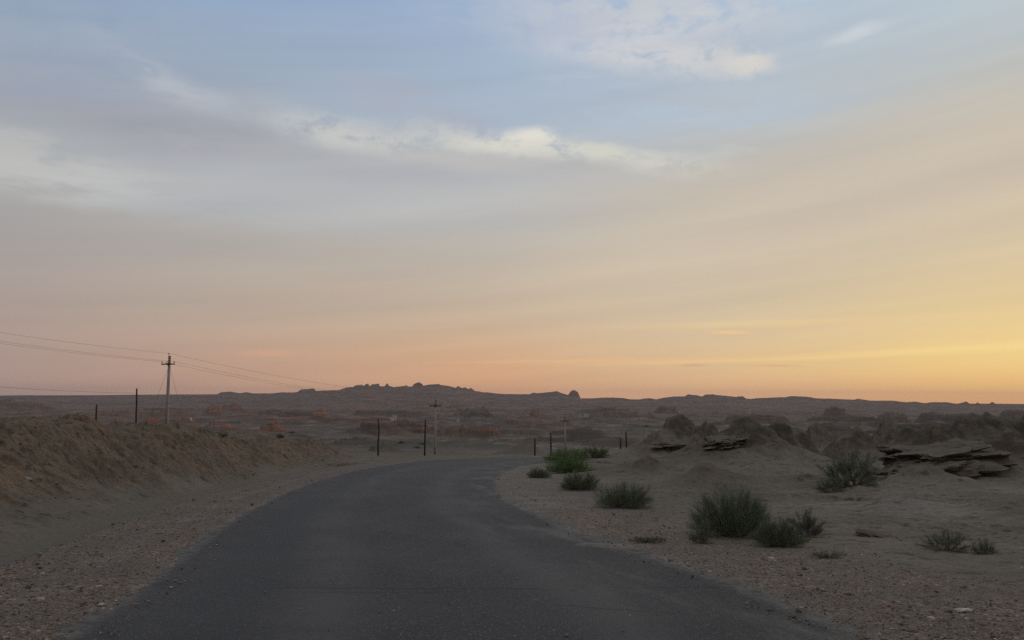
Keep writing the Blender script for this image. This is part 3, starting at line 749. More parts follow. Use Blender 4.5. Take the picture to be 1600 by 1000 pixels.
def asphalt_mat():
    m, t, b = newmat('worn_asphalt')
    P = V(t, t.node('ShaderNodeTexCoord').outputs['Object']); X, Y, Z = t.sep(P)
    uv = V(t, t.node('ShaderNodeUVMap').outputs[0]); U, W, _ = t.sep(uv)      # U across 0..1, W metres along
    base = t.mix(t.ss(0.35, 0.65, t.noise(P, 0.35, 5, 0.6)), (0.040, 0.0385, 0.038), (0.056, 0.0535, 0.0515))
    agg = t.noise(P, 95.0, 3, 0.75); ag2 = t.noise(P, 28.0, 4, 0.7)
    base = t.mix(1.0, base, t.mix(agg, (0.45, 0.45, 0.45), (1.55, 1.55, 1.55)), 'MULTIPLY')
    base = t.mix(1.0, base, t.mix(ag2, (0.72, 0.72, 0.72), (1.28, 1.28, 1.28)), 'MULTIPLY')
    fl, _, _ = t.sep(t.voro(P, 85.0, 'F1', 1)); base = t.mix(t.ss(0.90, 0.985, fl) * 0.75, base, (0.20, 0.185, 0.17))
    # worn, dusty wheel tracks and drifted dust on the inside of the bend
    tr = t.ss(0.12, 0.0, t.m('ABSOLUTE', U - 0.30)) + t.ss(0.12, 0.0, t.m('ABSOLUTE', U - 0.72))
    dn = t.noise(t.comb(U * 5.0, W * 0.25, 0.0), 1.0, 5, 0.6)
    base = t.mix(tr * 0.6 * t.ss(0.25, 0.6, dn), base, (0.094, 0.089, 0.084))
    base = t.mix(t.ss(0.16, 0.02, t.m('ABSOLUTE', U - 0.17 + (dn - 0.5) * 0.1)) * 0.35, base, (0.040, 0.040, 0.043))
    base = t.mix(t.ss(0.53, 0.62, t.noise(P, 1.3, 6, 0.7)) * 0.35, base, (0.045, 0.044, 0.045))
    dust = t.ss(0.62, 1.0, U + (dn - 0.5) * 0.35) * t.ss(0.45, 0.7, t.noise(t.comb(U * 9.0, W * 0.35, 3.0), 1.0, 6, 0.65))
    base = t.mix(dust * 0.7, base, (0.16, 0.145, 0.125))
    edge = t.ss(0.016, -0.01, U) + t.ss(0.975, 1.01, U)
    base = t.mix(edge * t.ss(0.35, 0.65, t.noise(P, 7.0, 4, 0.7)) * 0.8, base, (0.165, 0.145, 0.12))
    # transverse cracks near the camera and a few wandering ones
    wob = t.noise(P, 2.2, 5, 0.6) * 0.5
    def crack(y0, x0, x1, k, wdt=0.03):
        return t.ss(wdt, wdt * 0.3, t.m('ABSOLUTE', Y - (y0 + X * k + (wob - 0.25) * 0.5))) * t.ss(x0, x0 + 0.4, X) * t.ss(x1, x1 - 0.5, X)
    cr = crack(8.55, -2.7, 0.7, -0.02) + crack(8.38, -2.4, -0.2, 0.0, 0.022) + crack(7.9, 0.1, 1.6, -0.35, 0.022) + crack(8.6, 0.9, 2.4, 0.06, 0.018) + crack(6.9, -3.1, -2.2, -0.8, 0.02)
    cr = cr + crack(14.2, -1.9, 0.6, 0.1, 0.012) * 0.6
    vd = t.voro(t.comb(X + wob * 1.4, Y * 0.6 + wob, 0.0), 0.42, 'DISTANCE_TO_EDGE', 0)
    cr = cr + t.ss(0.010, 0.002, vd) * t.ss(0.50, 0.62, t.noise(P, 0.3, 2, 0.5)) * 0.8
    cr = t.m('MINIMUM', cr, 1.0)
    base = t.mix(cr * 0.6, base, (0.018, 0.018, 0.018))
    t.put(b.inputs['Base Color'], base)
    b.inputs['Roughness'].default_value = 0.82; b.inputs['Specular IOR Level'].default_value = 0.35
    bump(t, b, agg * 1.0 + ag2 * 0.6 - cr * 1.5, 0.7, 0.008)
    return m


def simple_mat(name, c1, c2, scale, rough=0.85, bs=0.4, bd=0.01, stretch=(1, 1, 1), spec=0.25, metal=0.0):
    m, t, b = newmat(name)
    P = t.vm('MULTIPLY', V(t, t.node('ShaderNodeTexCoord').outputs['Object']), stretch)
    n = t.noise(P, scale, 5, 0.65)
    t.put(b.inputs['Base Color'], t.mix(t.ss(0.35, 0.65, n), c1, c2))
    b.inputs['Roughness'].default_value = rough; b.inputs['Specular IOR Level'].default_value = spec; b.inputs['Metallic'].default_value = metal
    bump(t, b, n, bs, bd)
    return m


def island_mat(name, stops, rough=0.9, spec=0.2, trans=0.0):
    m, t, b = newmat(name)
    g = t.node('ShaderNodeNewGeometry'); f = V(t, g.outputs['Random Per Island'])
    P = V(t, t.node('ShaderNodeTexCoord').outputs['Object'])
    c = t.ramp(f, stops)
    c = t.mix(1.0, c, t.mix(t.noise(P, 3.0, 3, 0.6), (0.7, 0.7, 0.7), (1.3, 1.3, 1.3)), 'MULTIPLY')
    t.put(b.inputs['Base Color'], c); b.inputs['Roughness'].default_value = rough; b.inputs['Specular IOR Level'].default_value = spec
    return m


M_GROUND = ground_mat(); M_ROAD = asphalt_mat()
M_GRAVEL = island_mat('gravel_stones', [(0.0, (0.05, 0.045, 0.04)), (0.25, (0.13, 0.105, 0.085)), (0.5, (0.19, 0.145, 0.115)), (0.7, (0.25, 0.165, 0.125)), (0.88, (0.17, 0.16, 0.15)), (1.0, (0.45, 0.39, 0.34))])
M_CONC = simple_mat('weathered_concrete', (0.25, 0.25, 0.245), (0.33, 0.325, 0.315), 3.0, 0.85, 0.3, 0.01, (1, 1, 0.4))
M_DARKWOOD = simple_mat('tarred_timber', (0.022, 0.018, 0.015), (0.05, 0.04, 0.034), 6.0, 0.85, 0.5, 0.01, (4, 4, 0.5))
M_STEEL = simple_mat('rusted_steel', (0.06, 0.038, 0.028), (0.11, 0.062, 0.042), 9.0, 0.75)
M_CERAM = simple_mat('brown_porcelain', (0.10, 0.055, 0.035), (0.16, 0.085, 0.05), 5.0, 0.3, 0.1, 0.002, spec=0.5)
M_WIRE = simple_mat('dull_wire', (0.09, 0.085, 0.08), (0.13, 0.12, 0.115), 5.0, 0.6)
M_ROCK = simple_mat('dark_rock', (0.075, 0.064, 0.050), (0.140, 0.120, 0.094), 2.6, 0.9, 0.9, 0.05, (1, 1, 3))
def rock_mat():
    m, t, b = newmat('bedded_rock')
    P = V(t, t.node('ShaderNodeTexCoord').outputs['Object']); W = V(t, t.node('ShaderNodeNewGeometry').outputs['Position']); X, Y, Z = t.sep(W)
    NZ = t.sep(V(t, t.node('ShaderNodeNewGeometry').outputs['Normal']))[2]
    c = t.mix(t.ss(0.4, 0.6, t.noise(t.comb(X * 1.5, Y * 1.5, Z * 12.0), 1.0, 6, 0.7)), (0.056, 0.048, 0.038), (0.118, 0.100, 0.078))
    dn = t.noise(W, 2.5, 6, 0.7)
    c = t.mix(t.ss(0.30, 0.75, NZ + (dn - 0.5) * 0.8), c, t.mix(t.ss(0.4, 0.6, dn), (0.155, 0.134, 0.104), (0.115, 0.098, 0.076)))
    t.put(b.inputs['Base Color'], c); b.inputs['Specular IOR Level'].default_value = 0.12
    bump(t, b, t.noise(t.comb(X * 3.0, Y * 3.0, Z * 14.0), 1.0, 6, 0.75), 0.9, 0.06)
    return m


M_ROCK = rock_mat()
M_SLAB = simple_mat('brown_rock', (0.10, 0.075, 0.055), (0.17, 0.13, 0.10), 6.0, 0.9, 0.8, 0.03, (1, 1, 2))
M_PALE = simple_mat('pale_stone', (0.32, 0.29, 0.26), (0.46, 0.42, 0.38), 25.0, 0.85, 0.6, 0.01)
M_DSTONE = simple_mat('dark_stone', (0.05, 0.046, 0.042), (0.10, 0.09, 0.08), 14.0, 0.85, 0.6, 0.01)
M_RSTONE = simple_mat('reddish_stone', (0.24, 0.11, 0.08), (0.32, 0.19, 0.15), 14.0, 0.85, 0.6, 0.01)
M_PLAST = simple_mat('dirty_white_plastic', (0.36, 0.36, 0.34), (0.52, 0.51, 0.49), 18.0, 0.45, 0.3, 0.005, spec=0.5)
M_WHITE = simple_mat('whitewash', (0.36, 0.35, 0.34), (0.45, 0.44, 0.42), 0.8, 0.8, 0.1, 0.01)
M_ROOF = simple_mat('sheet_roof', (0.30, 0.31, 0.33), (0.38, 0.39, 0.41), 0.8, 0.5, 0.1, 0.01)
M_DARKGL = simple_mat('dark_opening', (0.03, 0.03, 0.035), (0.05, 0.05, 0.055), 1.0, 0.3, 0.1, 0.01, spec=0.5)
M_TWIG = simple_mat('dry_bark', (0.13, 0.105, 0.08), (0.23, 0.19, 0.15), 20.0, 0.9, 0.4, 0.003)
def leafm(name, a, b_, c): return island_mat(name, [(0.0, a), (0.5, b_), (1.0, c)], 0.8, 0.2)
M_LEAF = leafm('dark_broom_green', (0.075, 0.098, 0.056), (0.120, 0.152, 0.086), (0.19, 0.21, 0.135))
M_LEAFB = leafm('fresh_green', (0.072, 0.118, 0.044), (0.115, 0.182, 0.068), (0.17, 0.24, 0.10))
M_LEAFG = leafm('grey_green', (0.085, 0.098, 0.068), (0.130, 0.145, 0.105), (0.20, 0.205, 0.16))
M_LEAFO = leafm('yellowish_green', (0.075, 0.100, 0.035), (0.120, 0.150, 0.060), (0.18, 0.20, 0.09))
M_LEAFD = leafm('dry_olive', (0.07, 0.070, 0.042), (0.12, 0.115, 0.072), (0.18, 0.165, 0.115))


# ------------------------------------------------------------------ ground mesh
def build_ground():
    half = math.radians(37.5)
    a_f = np.linspace(-half, half, 1300)
    a_c = np.concatenate([np.linspace(half, math.pi, 90)[1:], np.linspace(-math.pi, -half, 90)[1:-1]])
    az_ = np.concatenate([a_f, a_c])                        # closed fan
    rr = np.concatenate([np.linspace(0.3, 4.5, 22)[:-1], np.geomspace(4.5, 18, 300)[:-1], np.geomspace(18, 75, 560)[:-1], np.geomspace(75, 700, 230)[:-1], np.geomspace(700, 6500, 330)[:-1], np.geomspace(6500, 10600, 24)])
    A_, R_ = np.meshgrid(az_, rr)
    X = R_ * np.sin(A_); Y = R_ * np.cos(A_)
    Z = np.empty_like(X); ks = {}
    for i in range(0, len(rr), 120):
        zz, mk = terrain(X[i:i + 120], Y[i:i + 120], True)
        Z[i:i + 120] = zz
        for k, v in mk.items():
            ks.setdefault(k, []).append(v)
    mk = {k: np.concatenate(v) for k, v in ks.items()}
    n = len(az_)
    # masks
    onr = mk['off']; ed = fbm(X, Y, 1.3, 3, 0.5, 201)
    gravel = sst(2.3, 1.9, onr + ed * 0.35) * mk['lf'] + sst(3.6, 1.2, onr + ed * 1.6) * (1 - mk['lf']) * (mk['side'] > 0)
    gravel = gravel * sst(95, 60, mk['r'])
    sandn = fbm(X, Y * 1.3, 5.0, 4, 0.5, 211)
    rightg = 0.35 * sst(0.05, 0.4, sandn) * (mk['side'] > 0) * sst(4, 8, onr) * sst(18, 10, mk['r'])
    gravel = np.clip(gravel + rightg, 0, 1)
    bank = np.clip(mk['bank'], 0, 1)
    crust = sst(0.0, 0.35, fbm(X, Y * 1.6, 9.0, 3, 0.5, 221)) * 0.75 * (mk['side'] > 0) * sst(5, 9, onr) * sst(200, 90, mk['r']) * (1 - 0.8 * mk['rocky'])
    sp = np.exp(-((onr - 0.06) / np.where(mk['side'] > 0, 0.30, 0.12)) ** 2) * 0.6 + sst(4.5, 0.4, onr) * (mk['side'] > 0) * sst(16, 20, Y) * 0.6
    cx_, cy_ = un(1450, 803); crust = crust + 0.9 * np.exp(-((X - cx_) / 4.2) ** 2 - ((Y - cy_) / 3.0) ** 2) * sst(-0.5, 0.2, fbm(X, Y * 1.5, 1.6, 4, 0.6, 231))
    cx_, cy_ = un(1500, 735); crust = crust + 0.7 * np.exp(-((X - cx_ - 3) / 3.0) ** 2 - ((Y - cy_) / 1.0) ** 2)
    tg_ = np.exp(-((X - 1.35) / 0.5) ** 2 - ((Y - 12.0 + (X - 1.35) * 0.25) / 0.22) ** 2) + 0.7 * np.exp(-((X - 0.3) / 0.7) ** 2 - ((Y - 20.5) / 3.0) ** 2)
    crust = crust + 1.2 * tg_; gravel = gravel * (1 - np.clip(tg_, 0, 1))
    crust = crust + 0.55 * np.exp(-((onr - 0.95 - ed * 0.1) / 0.16) ** 2) * mk['lf'] * (mk['r'] < 60)
    crust = np.clip(crust + sp * (mk['r'] < 95), 0, 1)
    ditch = np.clip(sst(0.35, 0.75, mk['ditch']) * 1.0, 0, 1)
    rocky = np.clip(mk['rocky'] * 0.8, 0, 1)
    one = np.ones_like(gravel)
    MA = np.stack([gravel, bank, crust, one], -1).astype(np.float32); MBk = np.stack([np.clip(mk['red'], 0, 1), ditch, rocky, one], -1).astype(np.float32)
    cut = int(np.searchsorted(rr, 3000))
    def sheet(i0, i1, name, hub):
        sub = slice(i0, i1 + 1); m_ = i1 + 1 - i0
        co_ = np.stack([X[sub], Y[sub], Z[sub]], -1).reshape(-1, 3)
        ii, jj = np.meshgrid(np.arange(m_ - 1), np.arange(n), indexing='ij'); j2 = (jj + 1) % n
        q = np.stack([ii * n + jj, (ii + 1) * n + jj, (ii + 1) * n + j2, ii * n + j2], -1).reshape(-1, 4)[:, ::-1]
        t_ = None; a = MA[sub].reshape(-1, 4); b = MBk[sub].reshape(-1, 4)
        if hub:
            co_ = np.concatenate([co_, [[0, 0, -0.03]]]); c_ = len(co_) - 1
            k = np.arange(n); t_ = np.stack([k, (k + 1) % n, np.full(n, c_)], -1)
            a = np.concatenate([a, a[:1]]); b = np.concatenate([b, b[:1]])
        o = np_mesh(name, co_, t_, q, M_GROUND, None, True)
        for nm, d in (('mask_a', a), ('mask_b', b)):
            at_ = o.data.color_attributes.new(nm, 'FLOAT_COLOR', 'POINT'); at_.data.foreach_set('color', d.ravel())
        tag(o, kind='structure')
        return o
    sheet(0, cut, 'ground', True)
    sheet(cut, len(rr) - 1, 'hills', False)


build_ground()


def build_road():
    n, mm = NR * 3, 40
    L_ = resamp(RL, n); R_ = resamp(RR, n)
    t = np.linspace(0, 1, mm)
    L_ = L_[:, None, :]; R_ = R_[:, None, :]
    XY = L_ + (R_ - L_) * (t[None, :, None] * 1.12 - 0.06)
    X, Y = XY[..., 0], XY[..., 1]
    Z = roadz(X, Y) + 0.012 * fbm(X, Y, 4.0, 3, 0.5, 301) - 0.004
    # keep the ground sheet from poking through the middle
    d = np.concatenate([[0], np.cumsum(np.hypot(*np.diff((L_[:, 0] + R_[:, 0]) / 2, axis=0).T))])
    co_ = np.stack([X, Y, Z], -1).reshape(-1, 3)
    ii, jj = np.meshgrid(np.arange(n - 1), np.arange(mm - 1), indexing='ij')
    q = np.stack([ii * mm + jj, ii * mm + jj + 1, (ii + 1) * mm + jj + 1, (ii + 1) * mm + jj], -1).reshape(-1, 4)
    o = np_mesh('road', co_, None, q, M_ROAD, None, True)
    uvl = o.data.uv_layers.new(name='UVMap')
    U = np.broadcast_to(t * 1.12 - 0.06, (n, mm)); Wd = np.broadcast_to(d[:, None], (n, mm))
    uv = np.stack([U, Wd], -1).reshape(-1, 2)[q.ravel()].astype(np.float32)
    uvl.data.foreach_set('uv', uv.ravel())
    tag(o, kind='structure')


build_road()

# ------------------------------------------------------------------ loose gravel (nobody could count it)
_ico_v = None


def ico():
    p = (1 + 5 ** 0.5) / 2
    v = np.array([(-1, p, 0), (1, p, 0), (-1, -p, 0), (1, -p, 0), (0, -1, p), (0, 1, p), (0, -1, -p), (0, 1, -p), (p, 0, -1), (p, 0, 1), (-p, 0, -1), (-p, 0, 1)], float)
    v /= np.linalg.norm(v[0])
    f = np.array([(0, 11, 5), (0, 5, 1), (0, 1, 7), (0, 7, 10), (0, 10, 11), (1, 5, 9), (5, 11, 4), (11, 10, 2), (10, 7, 6), (7, 1, 8), (3, 9, 4), (3, 4, 2), (3, 2, 6), (3, 6, 8), (3, 8, 9), (4, 9, 5), (2, 4, 11), (6, 2, 10), (8, 6, 7), (9, 8, 1)])
    return v, f


def gravel():
    rng = np.random.default_rng(5)
    N = 420000
    # candidates spread evenly over the picture's near ground: uniform in 1/distance
    az_ = rng.uniform(math.radians(-36), math.radians(36), N)
    r_ = 1 / rng.uniform(1 / 48.0, 1 / 4.6, N)
    x, y = r_ * np.sin(az_), r_ * np.cos(az_)
    rd, side = road_dist(x, y)
    lf = (side < 0)
    cl = fbm(x, y, 1.1, 3, 0.6, 401)
    dens = np.where(lf, sst(2.6, 1.9, rd + cl * 0.3) * 0.75 + sst(3.8, 5.0, rd) * 0.40 * sst(-0.2, 0.4, fbm(x, y, 1.8, 3, 0.6, 405)), sst(4.2, 1.2, rd + cl * 1.2) * 0.5 + 0.03 + 0.30 * sst(0.1, 0.5, fbm(x, y, 3.0, 3, 0.6, 403)) * sst(26, 12, r_))
    dens = np.where(rd < 0.0, 0.30 * sst(-0.45, 0, rd) + 0.002, dens)
    keep = rng.random(N) < dens * 0.36
    x, y, r_ = x[keep], y[keep], r_[keep]
    n = len(x)
    s = 0.0046 * np.exp(rng.normal(0, 0.52, n)) * (1 + r_ * 0.035)
    s = np.clip(s, 0.0028, 0.045)
    z = terrain(x, y)
    lfk = lf[keep]; s = s * np.where(lfk & (rd[keep] > 3.8), 1.9, 1.0)
    rd = rd[keep]
    z = np.where(rd < -0.1, roadz(x, y) + 0.004, z)
    v, f = ico()
    nv = len(v)
    ax = rng.uniform(0.6, 1.4, (n, 1, 3)) * np.array([1, 1, 0.65])
    jit = rng.uniform(0.75, 1.2, (n, nv, 1))
    P = v[None] * ax * jit
    th = rng.uniform(0, 6.28, n); c, s_ = np.cos(th)[:, None], np.sin(th)[:, None]
    Px = P[..., 0] * c - P[..., 1] * s_; Py = P[..., 0] * s_ + P[..., 1] * c
    P = np.stack([Px, Py, P[..., 2]], -1) * s[:, None, None] + np.stack([x, y, z + s * 0.25], -1)[:, None, :]
    tr = (f[None] + (np.arange(n) * nv)[:, None, None]).reshape(-1, 3)
    o = np_mesh('gravel', P.reshape(-1, 3), tr, None, M_GRAVEL)
    tag(o, 'small mixed grey and pinkish gravel scattered over both road shoulders', 'gravel', kind='stuff')


gravel()
# ------------------------------------------------------------------ the power line
def pos(px, d):
    a = ray(px, 622); return a[0] / a[1] * d, d


def ztop(px, py, d):
    a = ray(px, py); return EYE + a[2] / a[1] * d


POLES = [  # photo column, distance, top row, arm half width, label
    (262, 100.0, 556, 'tall pale concrete power pole with guy wires, standing behind the dirt bank on the left'),
    (681, 127.0, 624, 'pale concrete power pole with crossarm, rising behind the far bend of the road'),
    (883, 166.0, 650, 'slender power pole with crossarm, standing behind the row of green bushes'),
    (1010, 206.0, 660, 'farthest power pole, its crossarm showing just left of the eroded mound'),
]
PW = [(*pos(p, d), d, ztop(p, t, d)) for p, d, t, _ in POLES]
line_dir = Vector((0.60, 0.80, 0)).normalized(); arm_dir = Vector((0.93, -0.36, 0)).normalized()


def power_pole(x, y, top, label, guy=False, h=None):
    g = hz(x, y); base = g - 0.25
    root = empty('power_pole', (x, y, g), math.atan2(arm_dir.y, arm_dir.x))
    tag(root, label, 'power pole', 'concrete poles of the power line')
    H_ = top - g
    k_ = 1.0 if guy else 0.8
    mb = MB(); mb.tube([(0, 0, -0.3), (0, 0, H_ * 0.5), (0, 0, H_)], [0.24 * k_, 0.20 * k_, 0.155 * k_], 12)
    mb.build('shaft', M_CONC, root, True)
    mb = MB()
    for k in range(4):
        z = H_ - 0.10 - k * 0.23
        mb.tube([(0, 0, z - 0.04), (0, 0, z + 0.04)], [0.175, 0.175], 12)
    mb.build('clamp_band', M_STEEL, root)
    mb = MB(); za = H_ - 1.05
    mb.box((0, -0.20, za), (2.1, 0.13, 0.15)); mb.box((0, -0.16, za), (0.42, 0.10, 0.26))
    for s in (-1, 1):
        mb.tube([(s * 0.12, -0.19, za + 0.38), (s * 0.42, -0.2, za + 0.03)], 0.03, 6)
    arm = mb.build('crossarm', M_STEEL, root)
    tips = []
    for lx, lz in ((-0.98, za + 0.05), (0.98, za + 0.05), (-0.08, H_ + 0.05)):
        pin = MB(); ly = -0.20 if abs(lx) > .5 else -0.06
        pin.tube([(lx, ly, lz - (0.35 if abs(lx) < .5 else 0)), (lx, ly, lz + 0.17)], 0.022, 6)
        pin.lathe([(0.0, 0.13), (0.085, 0.13), (0.10, 0.17), (0.06, 0.21), (0.085, 0.245), (0.06, 0.285), (0.0, 0.30)], 12, (lx, ly, lz))
        pin.build('insulator', M_CERAM, root, False)
        tips.append(Vector((lx, ly, lz + 0.27)))
    if guy:
        for gx, gy in ((-5.2, 1.5), (5.4, -2.0)):
            c, s = math.cos(root.rotation_euler.z), math.sin(root.rotation_euler.z)
            wx, wy = x + gx * c - gy * s, y + gx * s + gy * c
            mb = MB(); mb.tube([(0, 0, za - 0.15), (gx, gy, hz(wx, wy) - g)], 0.013, 5, False)
            mb.build('guy_wire', M_WIRE, root)
    Mx = Matrix.Translation((x, y, g)) @ Matrix.Rotation(root.rotation_euler.z, 4, 'Z')
    return [Mx @ t_ for t_ in tips]


tips = []
x0, y0 = -70.5, 67.0
tips.append(power_pole(x0, y0, EYE + 9.9, 'power pole of the same line, standing beyond the left edge of the view'))
for (x, y, d, tp), (_, _, _, lb) in zip(PW, POLES):
    tips.append(power_pole(x, y, tp, lb, guy=(d == 100.0)))
WNAMES = ['lower wire of the power line, on the left ends of the crossarms', 'lower wire of the power line, on the right ends of the crossarms', 'topmost wire of the power line, on the pole tops']
for k in range(3):
    mb = MB(); pts = []
    for A_, B_ in zip(tips[:-1], tips[1:]):
        a, b = A_[k], B_[k]; L_ = (b - a).length
        for i in range(16):
            t_ = i / 16; p = a.lerp(b, t_); p.z -= 4 * (0.0004 * L_ * L_) * t_ * (1 - t_); pts.append(p)
    pts.append(tips[-1][k])
    mb.tube(pts, 0.0105, 5, False)
    tag(mb.build('power_line_wire', M_WIRE), WNAMES[k], 'wire', 'wires of the power line')

# ------------------------------------------------------------------ low telephone line on dark posts
POSTS = [  # foot column, foot row, top column, top row, distance, label
    (214.5, 668, 213, 607, 88, 'tall dark leaning wooden post just left of the nearest power pole'),
    (152, 662, 151.5, 632, 112, 'short dark wooden post beyond the dark rocks on the far left'),
    (593, 713, 591.5, 654, 92, 'dark bent wooden post at the end of the dirt bank, left of the bend'),
    (665, 716, 665, 656, 98, 'thin dark post beside the power pole at the far bend'),
    (836, 716, 836, 685, 112, 'short dark post standing alone right of the far bend'),
    (861, 718, 860.5, 677, 118, 'dark post at the left end of the green bushes'),
    (969, 701, 969, 684.5, 165, 'shorter of the two dark posts left of the eroded mound'),
    (978.5, 699, 977.5, 674.5, 170, 'taller of the two dark posts left of the eroded mound'),
    (1072, 691, 1072, 682, 160, 'stub of a dark post seen between the two eroded mounds'),
]
ptops = []
for fx, fy, tx, ty, d, lb in POSTS:
    x, y = pos(fx, d); g = hz(x, y)
    xt, _ = pos(tx, d); zt = ztop(tx, ty, d)
    root = empty('timber_post', (x, y, g)); tag(root, lb, 'post', 'dark posts of the low telephone line')
    H_ = zt - g; R_ = 0.00118 * d * 0.85
    mb = MB(); bend = 0.05 * H_ * (1 if fx in (593,) else 0.2)
    mb.tube([(0, 0, -0.3), (-bend * 0.3, 0, H_ * 0.3), ((xt - x) * 0.6 + bend * 0.4, 0, H_ * 0.65), (xt - x, 0, H_)], [R_ * 1.1, R_ * 1.05, R_, R_ * 0.9], 9)
    mb.build('shaft', M_DARKWOOD, root, True)
    mb = MB(); mb.tube([(xt - x, -R_ * 0.5, H_ - 0.58), (xt - x + 0.02, -R_ - 0.09, H_ - 0.58), (xt - x + 0.02, -R_ - 0.09, H_ - 0.48)], 0.02, 5)
    mb.build('bracket', M_STEEL, root)
    ptops.append(Vector((xt, y - R_ - 0.09, zt - 0.5)))
_q = Vector((*pos(-4, 72), ztop(-4, 603, 72))); a = ptops[0] + (_q - ptops[0]) * 1.9; a.z += 0.5; b = ptops[0]
mb = MB(); mb.tube([(a.lerp(b, i / 16) - Vector((0, 0, 4 * 0.35 * (i / 16) * (1 - i / 16)))) for i in range(17)], 0.0115, 5, False)
tag(mb.build('telephone_wire', M_WIRE), 'single low wire running left from the tall leaning post', 'wire')


# ------------------------------------------------------------------ shrubs
def shrub(px, base, w, h, label, kind, seed, d=None, dens=1.0, name='desert_shrub', group=None, cat='shrub', lean=0.0):
    """w, h are photo sizes at the shrub's own distance; stems fan out of the base and fork into thin green twigs"""
    rng = np.random.default_rng(seed)
    if d is None: x, y = un(px, base)
    else: x, y = pos(px, d)
    g = hz(x, y); W_ = 1.2 * w / F * y; H_ = 1.08 * h / F * y
    root = empty(name, (x, y, g)); tag(root, label, cat, group)
    pxm = y / 800.0                                        # a scored pixel at that distance, m
    fine_ = kind in ('broom', 'fresh')
    tw = max(0.0026, 0.20 * pxm)
    mat = {'broom': M_LEAF, 'fresh': M_LEAFB, 'grey': M_LEAFG, 'dry': M_LEAFD, 'olive': M_LEAFO}[kind]
    # woody frame: several crowns inside the outline
    nc = int(np.clip(1 + 1.3 * W_ / max(H_, 0.1), 2, 6))
    wood = MB(); TV = []
    ntw = int((5600 if fine_ else 2300) * dens)
    cents = []
    for i in range(nc):
        u = (i + 0.5) / nc * 0.46 - 0.23 + rng.uniform(-0.05, 0.05)
        cents.append((u * W_, rng.uniform(-0.12, 0.12) * W_, 1.0 - 0.9 * u * u + rng.uniform(-0.10, 0.03)))
    root_pts = []
    for ci, (cx, cy, sc) in enumerate(cents):
        rx_ = W_ * (0.5 - abs(cx) / W_) * rng.uniform(0.85, 1.05) + 0.02 * W_
        nst = int(40 if fine_ else 17); stems = []
        for k in range(nst):
            th = rng.uniform(0, 2 * math.pi); ph = math.acos(1 - rng.uniform(0.0, 0.93)); L3 = rng.uniform(0.55, 0.98)
            hx_, hy_, hzz = math.sin(ph) * math.cos(th), math.sin(ph) * math.sin(th), math.cos(ph)
            bx_, by_ = cx * 0.45 + 0.08 * rx_ * math.cos(th), cy * 0.45 + 0.08 * rx_ * math.sin(th)
            p0 = np.array([bx_, by_, hz(x + bx_, y + by_) - g - 0.03])
            p3 = np.array([cx + hx_ * rx_ * L3 + lean * H_, cy + hy_ * rx_ * 0.8 * L3, max(hzz * H_ * sc * 0.86, 0.10 * H_) * L3 + 0.02])
            p1 = p0 * 0.62 + p3 * 0.38 + np.array([0, 0, 0.05 * H_]) + rng.normal(0, 0.035, 3) * H_
            p2 = p0 * 0.3 + p3 * 0.7 + rng.normal(0, 0.035, 3) * H_; p1[2] = max(p1[2], 0.02); p2[2] = max(p2[2], 0.03)
            stems.append((p0, p1, p2, p3))
            r0 = max(0.003, 0.005 * H_, 0.17 * pxm)
            wood.tube([p0, p1, p2], [r0 * 1.4, r0, r0 * 0.5], 4, False)
        per = max(30, ntw // nc); S = np.array(stems)
        k = rng.integers(0, nst, per); t_ = rng.uniform(0.10 if fine_ else 0.3, 1.0, per) ** 0.75
        a0 = S[k]; tt = t_[:, None]
        B0 = (1 - tt) ** 3 * a0[:, 0] + 3 * (1 - tt) ** 2 * tt * a0[:, 1] + 3 * (1 - tt) * tt ** 2 * a0[:, 2] + tt ** 3 * a0[:, 3]
        B0 += rng.normal(0, 0.02, (per, 3)) * H_; B0[:, 2] = np.maximum(B0[:, 2], 0.01)
        axis = a0[:, 3] - a0[:, 0]; axis /= np.linalg.norm(axis, axis=1)[:, None]
        dirn = axis * 0.8 + np.array([0, 0, 0.55]) + rng.normal(0, 0.42 if fine_ else 0.6, (per, 3)); dirn /= np.linalg.norm(dirn, axis=1)[:, None]
        Ln = H_ * rng.uniform(0.07, 0.20, per) * (1.0 if fine_ else 0.6)
        TV.append(ribbons(rng, B0, dirn, Ln, tw * rng.uniform(0.6, 1.3, per)))
        if not fine_:
            m_ = per * 3; kk = rng.integers(0, per, m_); q = B0[kk] + dirn[kk] * (Ln[kk] * rng.uniform(0.3, 1.05, m_))[:, None] + rng.normal(0, 0.012, (m_, 3)) * H_
            d2 = rng.normal(0, 1, (m_, 3)); d2 /= np.linalg.norm(d2, axis=1)[:, None]
            TV.append(ribbons(rng, q, d2, np.full(m_, max(0.02 * H_, 0.6 * pxm)) * rng.uniform(0.6, 1.3, m_), np.full(m_, tw * 1.5), 1))
    mf = int(ntw * (0.30 if fine_ else 0.12))
    th = rng.uniform(0, 2 * math.pi, mf); cp = rng.uniform(0.0, 1, mf); rr_ = rng.uniform(0.25, 1, mf) ** 0.45; sp_ = np.sqrt(1 - cp ** 2)
    lump_ = 0.92 + 0.55 * fbm(np.cos(th) * 1.3 + seed, np.sin(th) * 1.3 + cp * 1.6, 0.9, 3, 0.6, seed)
    cxy = np.stack([np.cos(th) * sp_ * W_ * 0.46, np.sin(th) * sp_ * W_ * 0.38, cp * H_ * 0.84], -1) * (rr_ * lump_)[:, None]
    d3 = cxy / np.linalg.norm(cxy, axis=1)[:, None] * 0.7 + np.array([0, 0, 0.6]) + rng.normal(0, 0.4, (mf, 3)); d3 /= np.linalg.norm(d3, axis=1)[:, None]
    cxy[:, 2] = np.maximum(cxy[:, 2], 0.01)
